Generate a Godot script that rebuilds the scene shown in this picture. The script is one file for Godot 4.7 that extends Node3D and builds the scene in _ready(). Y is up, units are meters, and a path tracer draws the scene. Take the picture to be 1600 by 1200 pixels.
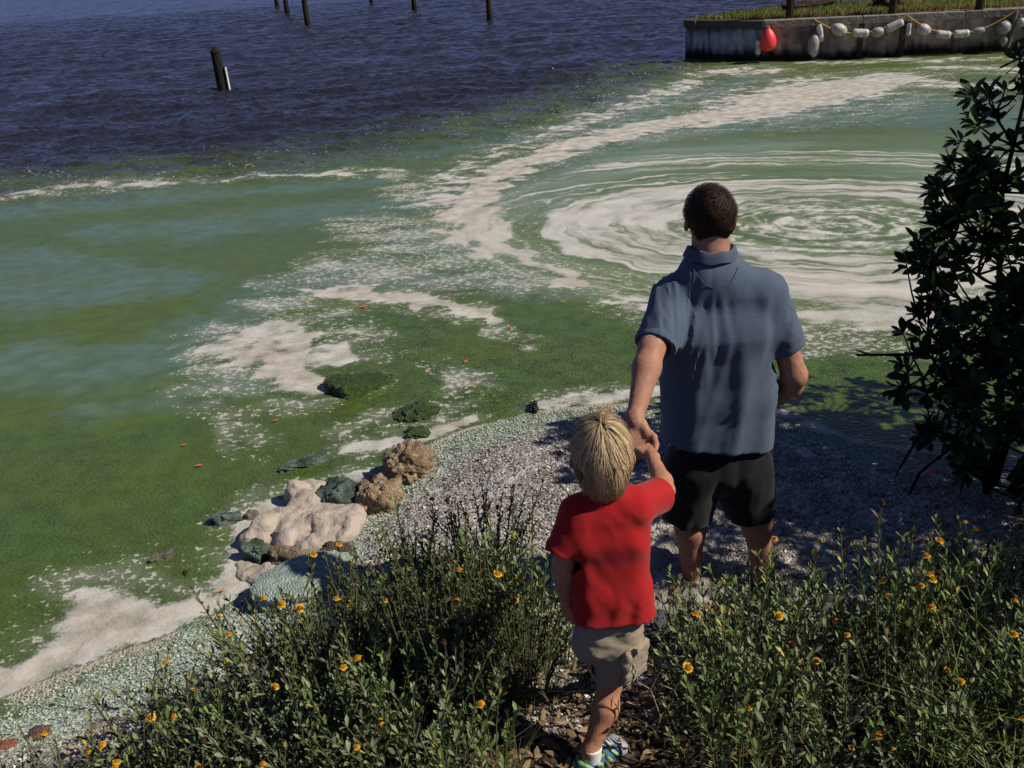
extends Node3D

var M := {}
var used := {}
var rng := RandomNumberGenerator.new()

# ---------------------------------------------------------------- naming
func numbered(called: String) -> String:
	var n: int = used.get(called, 0)
	used[called] = n + 1
	return called if n == 0 else "%s_%03d" % [called, n]

func tag(o: Node, label: String, category: String, group := "") -> Node:
	o.set_meta("label", label)
	o.set_meta("category", category)
	if group != "":
		o.set_meta("group", group)
	return o

func thing(called: String, label: String, category: String, at := Vector3.ZERO, turn := 0.0, group := "") -> Node3D:
	var o := Node3D.new()
	o.name = numbered(called)
	add_child(o, true)
	o.position = at
	o.rotation.y = turn
	tag(o, label, category, group)
	return o

func obj(called: String, mesh: Mesh, mat: Material, parent: Node = null, at := Vector3.ZERO) -> MeshInstance3D:
	var o := MeshInstance3D.new()
	o.name = numbered(called) if parent == null else called
	o.mesh = mesh
	if mat != null:
		for i in mesh.get_surface_count():
			if mesh is ArrayMesh:
				mesh.surface_set_material(i, mat)
		if not mesh is ArrayMesh:
			o.material_override = mat
	if parent == null:
		add_child(o, true)
	else:
		parent.add_child(o, true)
	o.position = at
	return o

func structure(o: Node, label := "") -> Node:
	o.set_meta("kind", "structure")
	if label != "":
		o.set_meta("label", label)
	return o

func stuff(o: Node, label := "", category := "") -> Node:
	o.set_meta("kind", "stuff")
	if label != "":
		o.set_meta("label", label)
	if category != "":
		o.set_meta("category", category)
	return o

# ---------------------------------------------------------------- materials
func lin(r: float, g: float, b: float) -> Color:
	return Color(r, g, b).linear_to_srgb()

func mat(called: String, c: Color, rough := 0.8, spec := 0.5) -> StandardMaterial3D:
	var m := StandardMaterial3D.new()
	m.resource_name = called
	m.albedo_color = c
	m.roughness = rough
	m.metallic_specular = spec
	M[called] = m
	return m

func vmat(called: String, rough := 0.8, spec := 0.5) -> StandardMaterial3D:
	var m := mat(called, Color.WHITE, rough, spec)
	m.vertex_color_use_as_albedo = true
	return m

func fnl(seed_: int, freq: float, octaves := 3, type := FastNoiseLite.TYPE_SIMPLEX_SMOOTH) -> FastNoiseLite:
	var n := FastNoiseLite.new()
	n.seed = seed_
	n.frequency = freq
	n.noise_type = type
	n.fractal_type = FastNoiseLite.FRACTAL_FBM if octaves > 1 else FastNoiseLite.FRACTAL_NONE
	n.fractal_octaves = octaves
	return n

func noise_tex(seed_: int, freq: float, octaves: int, a: Color, b: Color, size := 512, type := FastNoiseLite.TYPE_SIMPLEX_SMOOTH) -> ImageTexture:
	var n := fnl(seed_, freq, octaves, type)
	var im := n.get_seamless_image(size, size)
	im.convert(Image.FORMAT_L8)
	var d := im.get_data()
	var lo := 255
	var hi := 0
	for v in d:
		lo = mini(lo, v)
		hi = maxi(hi, v)
	var out := PackedByteArray()
	out.resize(size * size * 3)
	for i in d.size():
		var t := float(d[i] - lo) / maxf(1.0, hi - lo)
		var c := a.lerp(b, t)
		out[i * 3] = int(c.r * 255.0)
		out[i * 3 + 1] = int(c.g * 255.0)
		out[i * 3 + 2] = int(c.b * 255.0)
	return ImageTexture.create_from_image(Image.create_from_data(size, size, false, Image.FORMAT_RGB8, out))

func triplanar(m: StandardMaterial3D, tex: Texture2D, metres: float, bump: Texture2D = null, bump_cm := 0.0, world := false) -> StandardMaterial3D:
	m.albedo_texture = tex
	m.uv1_triplanar = true
	m.uv1_world_triplanar = world
	m.uv1_scale = Vector3.ONE / metres
	if bump != null:
		m.heightmap_enabled = true
		m.heightmap_texture = bump
		m.heightmap_scale = bump_cm
	return m

# ---------------------------------------------------------------- mesh builders
class MB:
	var v := PackedVector3Array()
	var n := PackedVector3Array()
	var c := PackedColorArray()
	var uv := PackedVector2Array()
	var ix := PackedInt32Array()
	var col := Color.WHITE

	func vert(p: Vector3, nn := Vector3.ZERO, u := Vector2.ZERO) -> int:
		v.append(p)
		n.append(nn)
		c.append(col)
		uv.append(u)
		return v.size() - 1

	func tri(a: int, b: int, d: int) -> void:
		ix.append(a)
		ix.append(b)
		ix.append(d)

	# a flat quad with its own vertices, corners given counter-clockwise seen from outside
	func quad(p0: Vector3, p1: Vector3, p2: Vector3, p3: Vector3) -> void:
		var nn := (p1 - p0).cross(p2 - p0).normalized()
		var a := vert(p0, nn, Vector2(0, 0))
		vert(p1, nn, Vector2(1, 0))
		vert(p2, nn, Vector2(1, 1))
		vert(p3, nn, Vector2(0, 1))
		tri(a, a + 2, a + 1)
		tri(a, a + 3, a + 2)

	# a box with chamfered vertical and top edges left square; b is its basis
	func box(at: Vector3, size: Vector3, b := Basis.IDENTITY, bevel := 0.0) -> void:
		var h := size * 0.5
		var e := bevel
		var f := func(x: float, y: float, z: float) -> Vector3: return at + b * Vector3(x * h.x, y * h.y, z * h.z)
		if e <= 0.0:
			quad(f.call(-1, -1, 1), f.call(1, -1, 1), f.call(1, 1, 1), f.call(-1, 1, 1))
			quad(f.call(1, -1, -1), f.call(-1, -1, -1), f.call(-1, 1, -1), f.call(1, 1, -1))
			quad(f.call(1, -1, 1), f.call(1, -1, -1), f.call(1, 1, -1), f.call(1, 1, 1))
			quad(f.call(-1, -1, -1), f.call(-1, -1, 1), f.call(-1, 1, 1), f.call(-1, 1, -1))
			quad(f.call(-1, 1, 1), f.call(1, 1, 1), f.call(1, 1, -1), f.call(-1, 1, -1))
			quad(f.call(-1, -1, -1), f.call(1, -1, -1), f.call(1, -1, 1), f.call(-1, -1, 1))
			return
		var ax := [Vector3(h.x, 0, 0), Vector3(0, h.y, 0), Vector3(0, 0, h.z)]
		# faces, edge strips and corner triangles
		for i in 3:
			for s: float in [-1.0, 1.0]:
				var u: Vector3 = ax[(i + 1) % 3]
				var w: Vector3 = ax[(i + 2) % 3]
				var o: Vector3 = ax[i] * s
				var uu := u - u.normalized() * e
				var ww := w - w.normalized() * e
				if s > 0:
					quad(at + b * (o - uu - ww), at + b * (o + uu - ww), at + b * (o + uu + ww), at + b * (o - uu + ww))
				else:
					quad(at + b * (o - uu + ww), at + b * (o + uu + ww), at + b * (o + uu - ww), at + b * (o - uu - ww))
		for i in 3:
			var u: Vector3 = ax[(i + 1) % 3]
			var w: Vector3 = ax[(i + 2) % 3]
			var k: Vector3 = ax[i] - ax[i].normalized() * e
			var ue := u.normalized() * e
			var we := w.normalized() * e
			for su: float in [-1.0, 1.0]:
				for sw: float in [-1.0, 1.0]:
					var p := u * su + (w - we) * sw
					var q := (u - ue) * su + w * sw
					if su * sw > 0:
						quad(at + b * (p - k), at + b * (q - k), at + b * (q + k), at + b * (p + k))
					else:
						quad(at + b * (q - k), at + b * (p - k), at + b * (p + k), at + b * (q + k))

	# tube along points with a radius each, smooth
	func tube(pts: Array, radii: Array, sides := 8, cap := true) -> void:
		var first := v.size()
		var up := Vector3(0.3, 0.9, 0.2).normalized()
		var count := pts.size()
		for i in count:
			var a: Vector3 = pts[maxi(i - 1, 0)]
			var d: Vector3 = pts[mini(i + 1, count - 1)]
			var t := (d - a).normalized()
			if absf(t.dot(up)) > 0.95:
				up = Vector3(1, 0.1, 0).normalized()
			var s := t.cross(up).normalized()
			var w := s.cross(t)
			for j in sides:
				var an := TAU * j / sides
				var r := s * cos(an) + w * sin(an)
				vert(pts[i] + r * float(radii[i]), r, Vector2(float(j) / sides, i))
		for i in count - 1:
			for j in sides:
				var k := (j + 1) % sides
				var a := first + i * sides + j
				var d := first + i * sides + k
				tri(a, a + sides, d)
				tri(d, a + sides, d + sides)
		if cap:
			for e in 2:
				var row := first + (count - 1) * sides * e
				var t: Vector3 = (pts[1] - pts[0]).normalized() * (1.0 if e else -1.0)
				if e:
					t = (pts[count - 1] - pts[count - 2]).normalized()
				var m := vert(pts[(count - 1) * e], t)
				var ring := v.size()
				for j in sides:
					vert(v[row + j], t)
				for j in sides:
					var k := (j + 1) % sides
					if e:
						tri(m, ring + k, ring + j)
					else:
						tri(m, ring + j, ring + k)

	# surface of revolution: profile of Vector2(radius, y)
	func lathe(profile: Array, sides: int, at: Vector3, b := Basis.IDENTITY) -> void:
		var pts := []
		var first := v.size()
		for i in profile.size():
			var p: Vector2 = profile[i]
			var a: Vector2 = profile[maxi(i - 1, 0)]
			var d: Vector2 = profile[mini(i + 1, profile.size() - 1)]
			var t := (d - a).normalized()
			for j in sides:
				var an := TAU * j / sides
				var dir := Vector3(cos(an), 0, sin(an))
				vert(at + b * (dir * p.x + Vector3(0, p.y, 0)), (b * (dir * t.y - Vector3(0, t.x, 0))).normalized(), Vector2(float(j) / sides, i))
		for i in profile.size() - 1:
			for j in sides:
				var k := (j + 1) % sides
				var a := first + i * sides + j
				var d := first + i * sides + k
				tri(a, d, a + sides)
				tri(d, d + sides, a + sides)

	# a lumpy stone: a sphere pushed about by noise
	func stone(at: Vector3, radii: Vector3, b: Basis, noise: FastNoiseLite, amp: float, off: Vector3, rings := 22, flat_below := -9.0) -> void:
		var first := v.size()
		var sides := rings * 2
		for i in rings + 1:
			var la := PI * i / rings
			for j in sides + 1:
				var lo := TAU * (j % sides) / sides
				var d := Vector3(sin(la) * cos(lo), cos(la), sin(la) * sin(lo))
				var k := 1.0 + amp * noise.get_noise_3dv(d * 1.0 + off) + amp * 0.35 * noise.get_noise_3dv(d * 3.7 + off)
				# square it off a little
				var m := maxf(absf(d.x), maxf(absf(d.y), absf(d.z)))
				k *= lerpf(1.0, 1.0 / m, 0.35)
				var p := at + b * (d * k * radii)
				p.y = maxf(p.y, flat_below)
				vert(p, d, Vector2(float(j) / sides, float(i) / rings))
		for i in rings:
			for j in sides:
				var a := first + i * (sides + 1) + j
				tri(a, a + 1, a + sides + 1)
				tri(a + 1, a + sides + 2, a + sides + 1)

	func smooth() -> void:
		for i in n.size():
			n[i] = Vector3.ZERO
		for i in range(0, ix.size(), 3):
			var a := ix[i]
			var b := ix[i + 1]
			var d := ix[i + 2]
			var f := (v[d] - v[a]).cross(v[b] - v[a])
			n[a] += f
			n[b] += f
			n[d] += f
		# join normals of vertices at the same place
		var at := {}
		for i in v.size():
			var k := Vector3i(v[i] * 20000.0)
			at[k] = at.get(k, Vector3.ZERO) + n[i]
		for i in v.size():
			var s: Vector3 = at[Vector3i(v[i] * 20000.0)]
			n[i] = s.normalized() if s.length_squared() > 1e-20 else Vector3.UP

	# turn every face to the side its normals point to
	func orient() -> MB:
		for i in range(0, ix.size(), 3):
			var a := ix[i]
			var b := ix[i + 1]
			var d := ix[i + 2]
			if (v[d] - v[a]).cross(v[b] - v[a]).dot(n[a] + n[b] + n[d]) < 0.0:
				ix[i + 1] = d
				ix[i + 2] = b
		return self

	func mesh(into: ArrayMesh = null) -> ArrayMesh:
		if ix.size() < 90000:
			orient()
		var m := into if into != null else ArrayMesh.new()
		var a := []
		a.resize(Mesh.ARRAY_MAX)
		a[Mesh.ARRAY_VERTEX] = v
		a[Mesh.ARRAY_NORMAL] = n
		a[Mesh.ARRAY_COLOR] = c
		a[Mesh.ARRAY_TEX_UV] = uv
		a[Mesh.ARRAY_INDEX] = ix
		m.add_surface_from_arrays(Mesh.PRIMITIVE_TRIANGLES, a)
		return m

# distance field on a grid, meshed as surface nets
class Sdf:
	var o: Vector3
	var s: float
	var nx: int
	var ny: int
	var nz: int
	var f := PackedFloat32Array()

	func _init(lo: Vector3, hi: Vector3, cell: float) -> void:
		o = lo
		s = cell
		nx = int((hi.x - lo.x) / cell) + 2
		ny = int((hi.y - lo.y) / cell) + 2
		nz = int((hi.z - lo.z) / cell) + 2
		f.resize(nx * ny * nz)
		f.fill(0.25)

	func _range(lo: Vector3, hi: Vector3) -> Array:
		return [clampi(int((lo.x - o.x) / s), 0, nx - 1), clampi(int((hi.x - o.x) / s) + 1, 0, nx - 1), clampi(int((lo.y - o.y) / s), 0, ny - 1), clampi(int((hi.y - o.y) / s) + 1, 0, ny - 1), clampi(int((lo.z - o.z) / s), 0, nz - 1), clampi(int((hi.z - o.z) / s) + 1, 0, nz - 1)]

	func cap(a: Vector3, b: Vector3, ra: float, rb: float, k := 0.02) -> void:
		quad(a, a, b, b, ra, rb, k)

	# rows a0-a1 and b0-b1 joined into one flattened, tapered capsule
	func quad(a0: Vector3, a1: Vector3, b0: Vector3, b1: Vector3, ra: float, rb: float, k := 0.02, deep := 1.0) -> void:
		var m := maxf(ra, rb) * maxf(deep, 1.0) + k + s * 3.0
		var e := Vector3(m, m, m)
		var r := _range(a0.min(a1).min(b0.min(b1)) - e, a0.max(a1).max(b0.max(b1)) + e)
		var am := (a0 + a1) * 0.5
		var bm := (b0 + b1) * 0.5
		var ba := bm - am
		var bb := maxf(ba.length_squared(), 1e-9)
		for z in range(r[4], r[5] + 1):
			for y in range(r[2], r[3] + 1):
				var i: int = (z * ny + y) * nx + r[0]
				for x in range(r[0], r[1] + 1):
					var p := o + Vector3(x, y, z) * s
					var t := clampf((p - am).dot(ba) / bb, 0.0, 1.0)
					var c0 := a0.lerp(b0, t)
					var w := a1.lerp(b1, t) - c0
					var pc := p - c0
					var q := pc - w * clampf(pc.dot(w) / maxf(w.length_squared(), 1e-9), 0.0, 1.0)
					q.z /= deep
					var d := q.length() - lerpf(ra, rb, t)
					var g := f[i]
					var h := maxf(k - absf(g - d), 0.0)
					f[i] = minf(g, d) - h * h / (4.0 * k)
					i += 1

	func ell(c: Vector3, rad: Vector3, b := Basis.IDENTITY, k := 0.02) -> void:
		var m := maxf(rad.x, maxf(rad.y, rad.z)) + k + s * 3.0
		var e := Vector3(m, m, m)
		var r := _range(c - e, c + e)
		var inv := b.transposed()
		for z in range(r[4], r[5] + 1):
			for y in range(r[2], r[3] + 1):
				var i: int = (z * ny + y) * nx + r[0]
				for x in range(r[0], r[1] + 1):
					var p := inv * (o + Vector3(x, y, z) * s - c)
					var q := p / rad
					var k0 := q.length()
					var k1 := (q / rad).length()
					var d := k0 * (k0 - 1.0) / maxf(k1, 1e-6)
					var g := f[i]
					var h := maxf(k - absf(g - d), 0.0)
					f[i] = minf(g, d) - h * h / (4.0 * k)
					i += 1

	# cut a tapered capsule away
	func dig(a: Vector3, b: Vector3, ra: float, rb: float, k := 0.004) -> void:
		var m := maxf(ra, rb) + k + s * 3.0
		var e := Vector3(m, m, m)
		var r := _range(a.min(b) - e, a.max(b) + e)
		var ba := b - a
		var bb := maxf(ba.length_squared(), 1e-9)
		for z in range(r[4], r[5] + 1):
			for y in range(r[2], r[3] + 1):
				var i: int = (z * ny + y) * nx + r[0]
				for x in range(r[0], r[1] + 1):
					var p := o + Vector3(x, y, z) * s
					var t := clampf((p - a).dot(ba) / bb, 0.0, 1.0)
					var d := lerpf(ra, rb, t) - (p - a - ba * t).length()
					var g := f[i]
					var h := maxf(k - absf(g - d), 0.0)
					f[i] = maxf(g, d) + h * h / (4.0 * k)
					i += 1

	# keep only what lies below the plane through p with normal nn, inside the sphere round p
	func trim(p: Vector3, nn: Vector3, reach := 9.0) -> void:
		var e := Vector3(reach, reach, reach)
		var r := _range(p - e, p + e)
		for z in range(r[4], r[5] + 1):
			for y in range(r[2], r[3] + 1):
				var i: int = (z * ny + y) * nx + r[0]
				for x in range(r[0], r[1] + 1):
					var q := o + Vector3(x, y, z) * s - p
					if q.length() < reach:
						f[i] = maxf(f[i], q.dot(nn))
					i += 1

	# add fn(point) to the field near the surface
	func push(fn: Callable) -> void:
		var i := 0
		for z in nz:
			for y in ny:
				for x in nx:
					if absf(f[i]) < s * 4.0:
						f[i] += fn.call(o + Vector3(x, y, z) * s)
					i += 1

	func build(mb: MB, tint = null) -> void:
		var cell := PackedInt32Array()
		cell.resize(f.size())
		cell.fill(-1)
		var near := s * 3.0
		var sy := nx
		var sz := nx * ny
		var step := [0, 1, sy, sy + 1, sz, sz + 1, sz + sy, sz + sy + 1]
		var base := mb.v.size()
		for z in nz - 1:
			for y in ny - 1:
				var i := (z * ny + y) * nx
				for x in nx - 1:
					if absf(f[i]) < near:
						var mask := 0
						for c in 8:
							if f[i + step[c]] < 0.0:
								mask |= 1 << c
						if mask != 0 and mask != 255:
							var sum := Vector3.ZERO
							var count := 0
							for c in 8:
								for ax in 3:
									if not c & (1 << ax):
										var d := c | (1 << ax)
										var fa := f[i + step[c]]
										var fb := f[i + step[d]]
										if (fa < 0.0) != (fb < 0.0):
											var q := Vector3(c & 1, (c >> 1) & 1, c >> 2)
											q[ax] += fa / (fa - fb)
											sum += q
											count += 1
							var at := o + (Vector3(x, y, z) + sum / count) * s
							if tint != null:
								mb.col = tint.call(at)
							cell[i] = mb.vert(at)
					i += 1
		for z in range(1, nz - 1):
			for y in range(1, ny - 1):
				var i := (z * ny + y) * nx + 1
				for x in range(1, nx - 1):
					if absf(f[i]) < near:
						var a := f[i] < 0.0
						if a != (f[i + 1] < 0.0):
							_face(mb, cell[i - sy - sz], cell[i - sz], cell[i], cell[i - sy], a)
						if a != (f[i + sy] < 0.0):
							_face(mb, cell[i - 1 - sz], cell[i - 1], cell[i], cell[i - sz], a)
						if a != (f[i + sz] < 0.0):
							_face(mb, cell[i - 1 - sy], cell[i - sy], cell[i], cell[i - 1], a)
					i += 1
		for k in range(base, mb.v.size()):
			mb.n[k] = Vector3.ZERO
		for k in range(0, mb.ix.size(), 3):
			var a := mb.ix[k]
			if a >= base:
				var b := mb.ix[k + 1]
				var d := mb.ix[k + 2]
				var nn := (mb.v[d] - mb.v[a]).cross(mb.v[b] - mb.v[a])
				mb.n[a] += nn
				mb.n[b] += nn
				mb.n[d] += nn
		for k in range(base, mb.v.size()):
			mb.n[k] = mb.n[k].normalized()

	func _face(mb: MB, a: int, b: int, c: int, d: int, out: bool) -> void:
		if a < 0 or b < 0 or c < 0 or d < 0:
			return
		if out:
			mb.tri(a, c, b)
			mb.tri(a, d, c)
		else:
			mb.tri(a, b, c)
			mb.tri(a, c, d)

# ---------------------------------------------------------------- the place: shore, water, ground
const SHORE := [[-14.0, 3.0], [-5.0, -1.0], [-2.6, -2.5], [-2.23, -2.83], [-2.01, -2.96], [-1.8, -3.06], [-1.47, -3.24], [-1.26, -3.5], [-1.12, -3.85], [-0.92, -4.15], [-0.64, -4.6], [-0.34, -4.83], [0.11, -5.0], [0.55, -5.05], [0.95, -5.0], [1.25, -4.93], [1.6, -4.71], [1.93, -4.42], [2.31, -4.25], [2.68, -3.94], [3.6, -3.5], [6.0, -3.0], [14.0, -2.0]]
const OPEN_EDGE := [[-14.0, -11.2], [-6.71, -12.1], [-4.17, -12.5], [-1.6, -13.2], [-0.13, -14.4], [1.96, -16.2], [4.01, -19.6], [9.0, -26.0]]
const NEAR := Rect2(-5.2, -7.5, 10.4, 5.3)
const MID := Rect2(-9.0, -20.5, 23.0, 13.0)
const VORTEX := Vector2(3.2, -8.4)

var strokes := []
var wave_a := fnl(11, 0.85, 2)
var wave_b := fnl(12, 2.6, 2)
var wave_c := fnl(13, 0.5, 2)
var ground_a := fnl(21, 0.9, 3)
var ground_b := fnl(22, 6.0, 3)
var ground_c := fnl(23, 26.0, 2)

func along(line: Array, x: float, z: float) -> float:
	# signed distance to a polyline, positive on its near side (towards +z, right-hand side walking it)
	var best := 1e9
	var sign_ := 1.0
	for i in line.size() - 1:
		var ax: float = line[i][0]
		var az: float = line[i][1]
		var dx: float = line[i + 1][0] - ax
		var dz: float = line[i + 1][1] - az
		var px := x - ax
		var pz := z - az
		var t := clampf((px * dx + pz * dz) / (dx * dx + dz * dz), 0.0, 1.0)
		var qx := px - dx * t
		var qz := pz - dz * t
		var d := qx * qx + qz * qz
		if d < best:
			best = d
			sign_ = 1.0 if dx * pz - dz * px > 0.0 else -1.0
	return sqrt(best) * sign_

func shore(x: float, z: float) -> float:
	return along(SHORE, x, z)

func open_water(x: float, z: float) -> float:
	var d := -along(OPEN_EDGE, x, z)
	return smoothstep(-2.0, 2.4, d + wave_c.get_noise_2d(x, z * 2.0) * 0.7)

func wave(x: float, z: float, open: float) -> float:
	var far := smoothstep(60.0, 25.0, -z)
	var n := wave_a.get_noise_2d(x * 0.42 + z * 0.1, z)
	var crest := 1.0 - absf(n) * 2.2
	var m := wave_b.get_noise_2d(x * 0.6, z)
	var n2 := wave_b.get_noise_2d(x * 1.3 + 31.0, z * 2.1)
	var rough := (crest * crest * signf(crest) * 0.075 + wave_c.get_noise_2d(x * 0.35, z * 0.9) * 0.09 + (0.5 - absf(m)) * 0.062 + (0.4 - absf(n2)) * 0.026) * (0.35 + 0.65 * far)
	open = maxf(open, smoothstep(-3.2, 1.0, -along(OPEN_EDGE, x, z)) * 0.8)
	var calm := sin(z * 3.3 + x * 0.5 + wave_c.get_noise_2d(x * 0.5, z * 0.5) * 3.0) * 0.006
	return rough * open * 0.9 + calm * (1.0 - open) * smoothstep(-5.5, -8.0, z) * 0.8

func ground_height(x: float, z: float, s: float) -> float:
	if s < 0.0:
		return maxf(s * 0.45 - 0.012, -0.7)
	var h := 0.012 + 0.16 * smoothstep(0.0, 0.9, s) + 0.06 * smoothstep(0.8, 2.0, s)
	h += 0.24 * smoothstep(-2.75, -2.1, z) + 0.16 * smoothstep(-2.1, -1.0, z) + maxf(z + 1.0, 0.0) * 0.12
	h -= 0.14 * smoothstep(-0.9, -1.9, x) * smoothstep(-3.0, -2.0, z)
	h += ground_a.get_noise_2d(x, z) * 0.05 * smoothstep(0.1, 0.8, s)
	h += ground_b.get_noise_2d(x, z) * 0.018 * smoothstep(0.02, 0.3, s)
	return h

func ground_at(x: float, z: float) -> float:
	return ground_height(x, z, shore(x, z))

func foam(w: float, pts: Array) -> void:
	strokes.append([0 if w > 0.62 else 2, w, pts])

func teal(w: float, pts: Array) -> void:  # teal bands: sky reflection painted in along with algae film
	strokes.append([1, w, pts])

# how much foam and painted teal sky sheen over film the coarse plan asks for, as two images over the rectangle
func plan(area: Rect2, cells: Vector2i) -> Array:
	var fo := PackedFloat32Array()
	var te := PackedFloat32Array()
	fo.resize(cells.x * cells.y)
	te.resize(cells.x * cells.y)
	var sk := PackedFloat32Array()
	sk.resize(cells.x * cells.y)
	var cw := area.size.x / cells.x
	var ch := area.size.y / cells.y
	for st in strokes:
		var pts: Array = st[2]
		var w: float = st[1]
		for i in maxi(pts.size() - 1, 1):
			var a: Array = pts[i]
			var b: Array = pts[mini(i + 1, pts.size() - 1)]
			var r := maxf(a[2], b[2]) * 3.4 + 0.1
			var x0 := clampi(int((minf(a[0], b[0]) - r - area.position.x) / cw), 0, cells.x)
			var x1 := clampi(int((maxf(a[0], b[0]) + r - area.position.x) / cw) + 1, 0, cells.x)
			var y0 := clampi(int((minf(a[1], b[1]) - r - area.position.y) / ch), 0, cells.y)
			var y1 := clampi(int((maxf(a[1], b[1]) + r - area.position.y) / ch) + 1, 0, cells.y)
			var dx: float = b[0] - a[0]
			var dz: float = b[1] - a[1]
			var ll := maxf(dx * dx + dz * dz, 1e-6)
			for y in range(y0, y1):
				for x in range(x0, x1):
					var px: float = area.position.x + (x + 0.5) * cw - a[0]
					var pz: float = area.position.y + (y + 0.5) * ch - a[1]
					var t := clampf((px * dx + pz * dz) / ll, 0.0, 1.0)
					var d := Vector2(px - dx * t, pz - dz * t).length()
					var rr := lerpf(a[2], b[2], t)
					var v := w * smoothstep(2.0, 0.45, d / rr)
					var k := y * cells.x + x
					if st[0] == 0:
						fo[k] = maxf(fo[k], v)
						sk[k] = maxf(sk[k], w * 0.36 * smoothstep(3.3, 1.2, d / rr))
					elif st[0] == 2:
						sk[k] = maxf(sk[k], v)
					else:
						te[k] = maxf(te[k], v)
	return [Image.create_from_data(cells.x, cells.y, false, Image.FORMAT_RF, fo.to_byte_array()), Image.create_from_data(cells.x, cells.y, false, Image.FORMAT_RF, te.to_byte_array()), Image.create_from_data(cells.x, cells.y, false, Image.FORMAT_RF, sk.to_byte_array())]

func field(area: Rect2, cells: Vector2i, size: Vector2i, fn: Callable) -> PackedFloat32Array:
	var a := PackedFloat32Array()
	a.resize(cells.x * cells.y)
	for y in cells.y:
		for x in cells.x:
			a[y * cells.x + x] = fn.call(area.position.x + (x + 0.5) * area.size.x / cells.x, area.position.y + (y + 0.5) * area.size.y / cells.y)
	var im := Image.create_from_data(cells.x, cells.y, false, Image.FORMAT_RF, a.to_byte_array())
	im.resize(size.x, size.y, Image.INTERPOLATE_BILINEAR)
	return im.get_data().to_float32_array()

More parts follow.
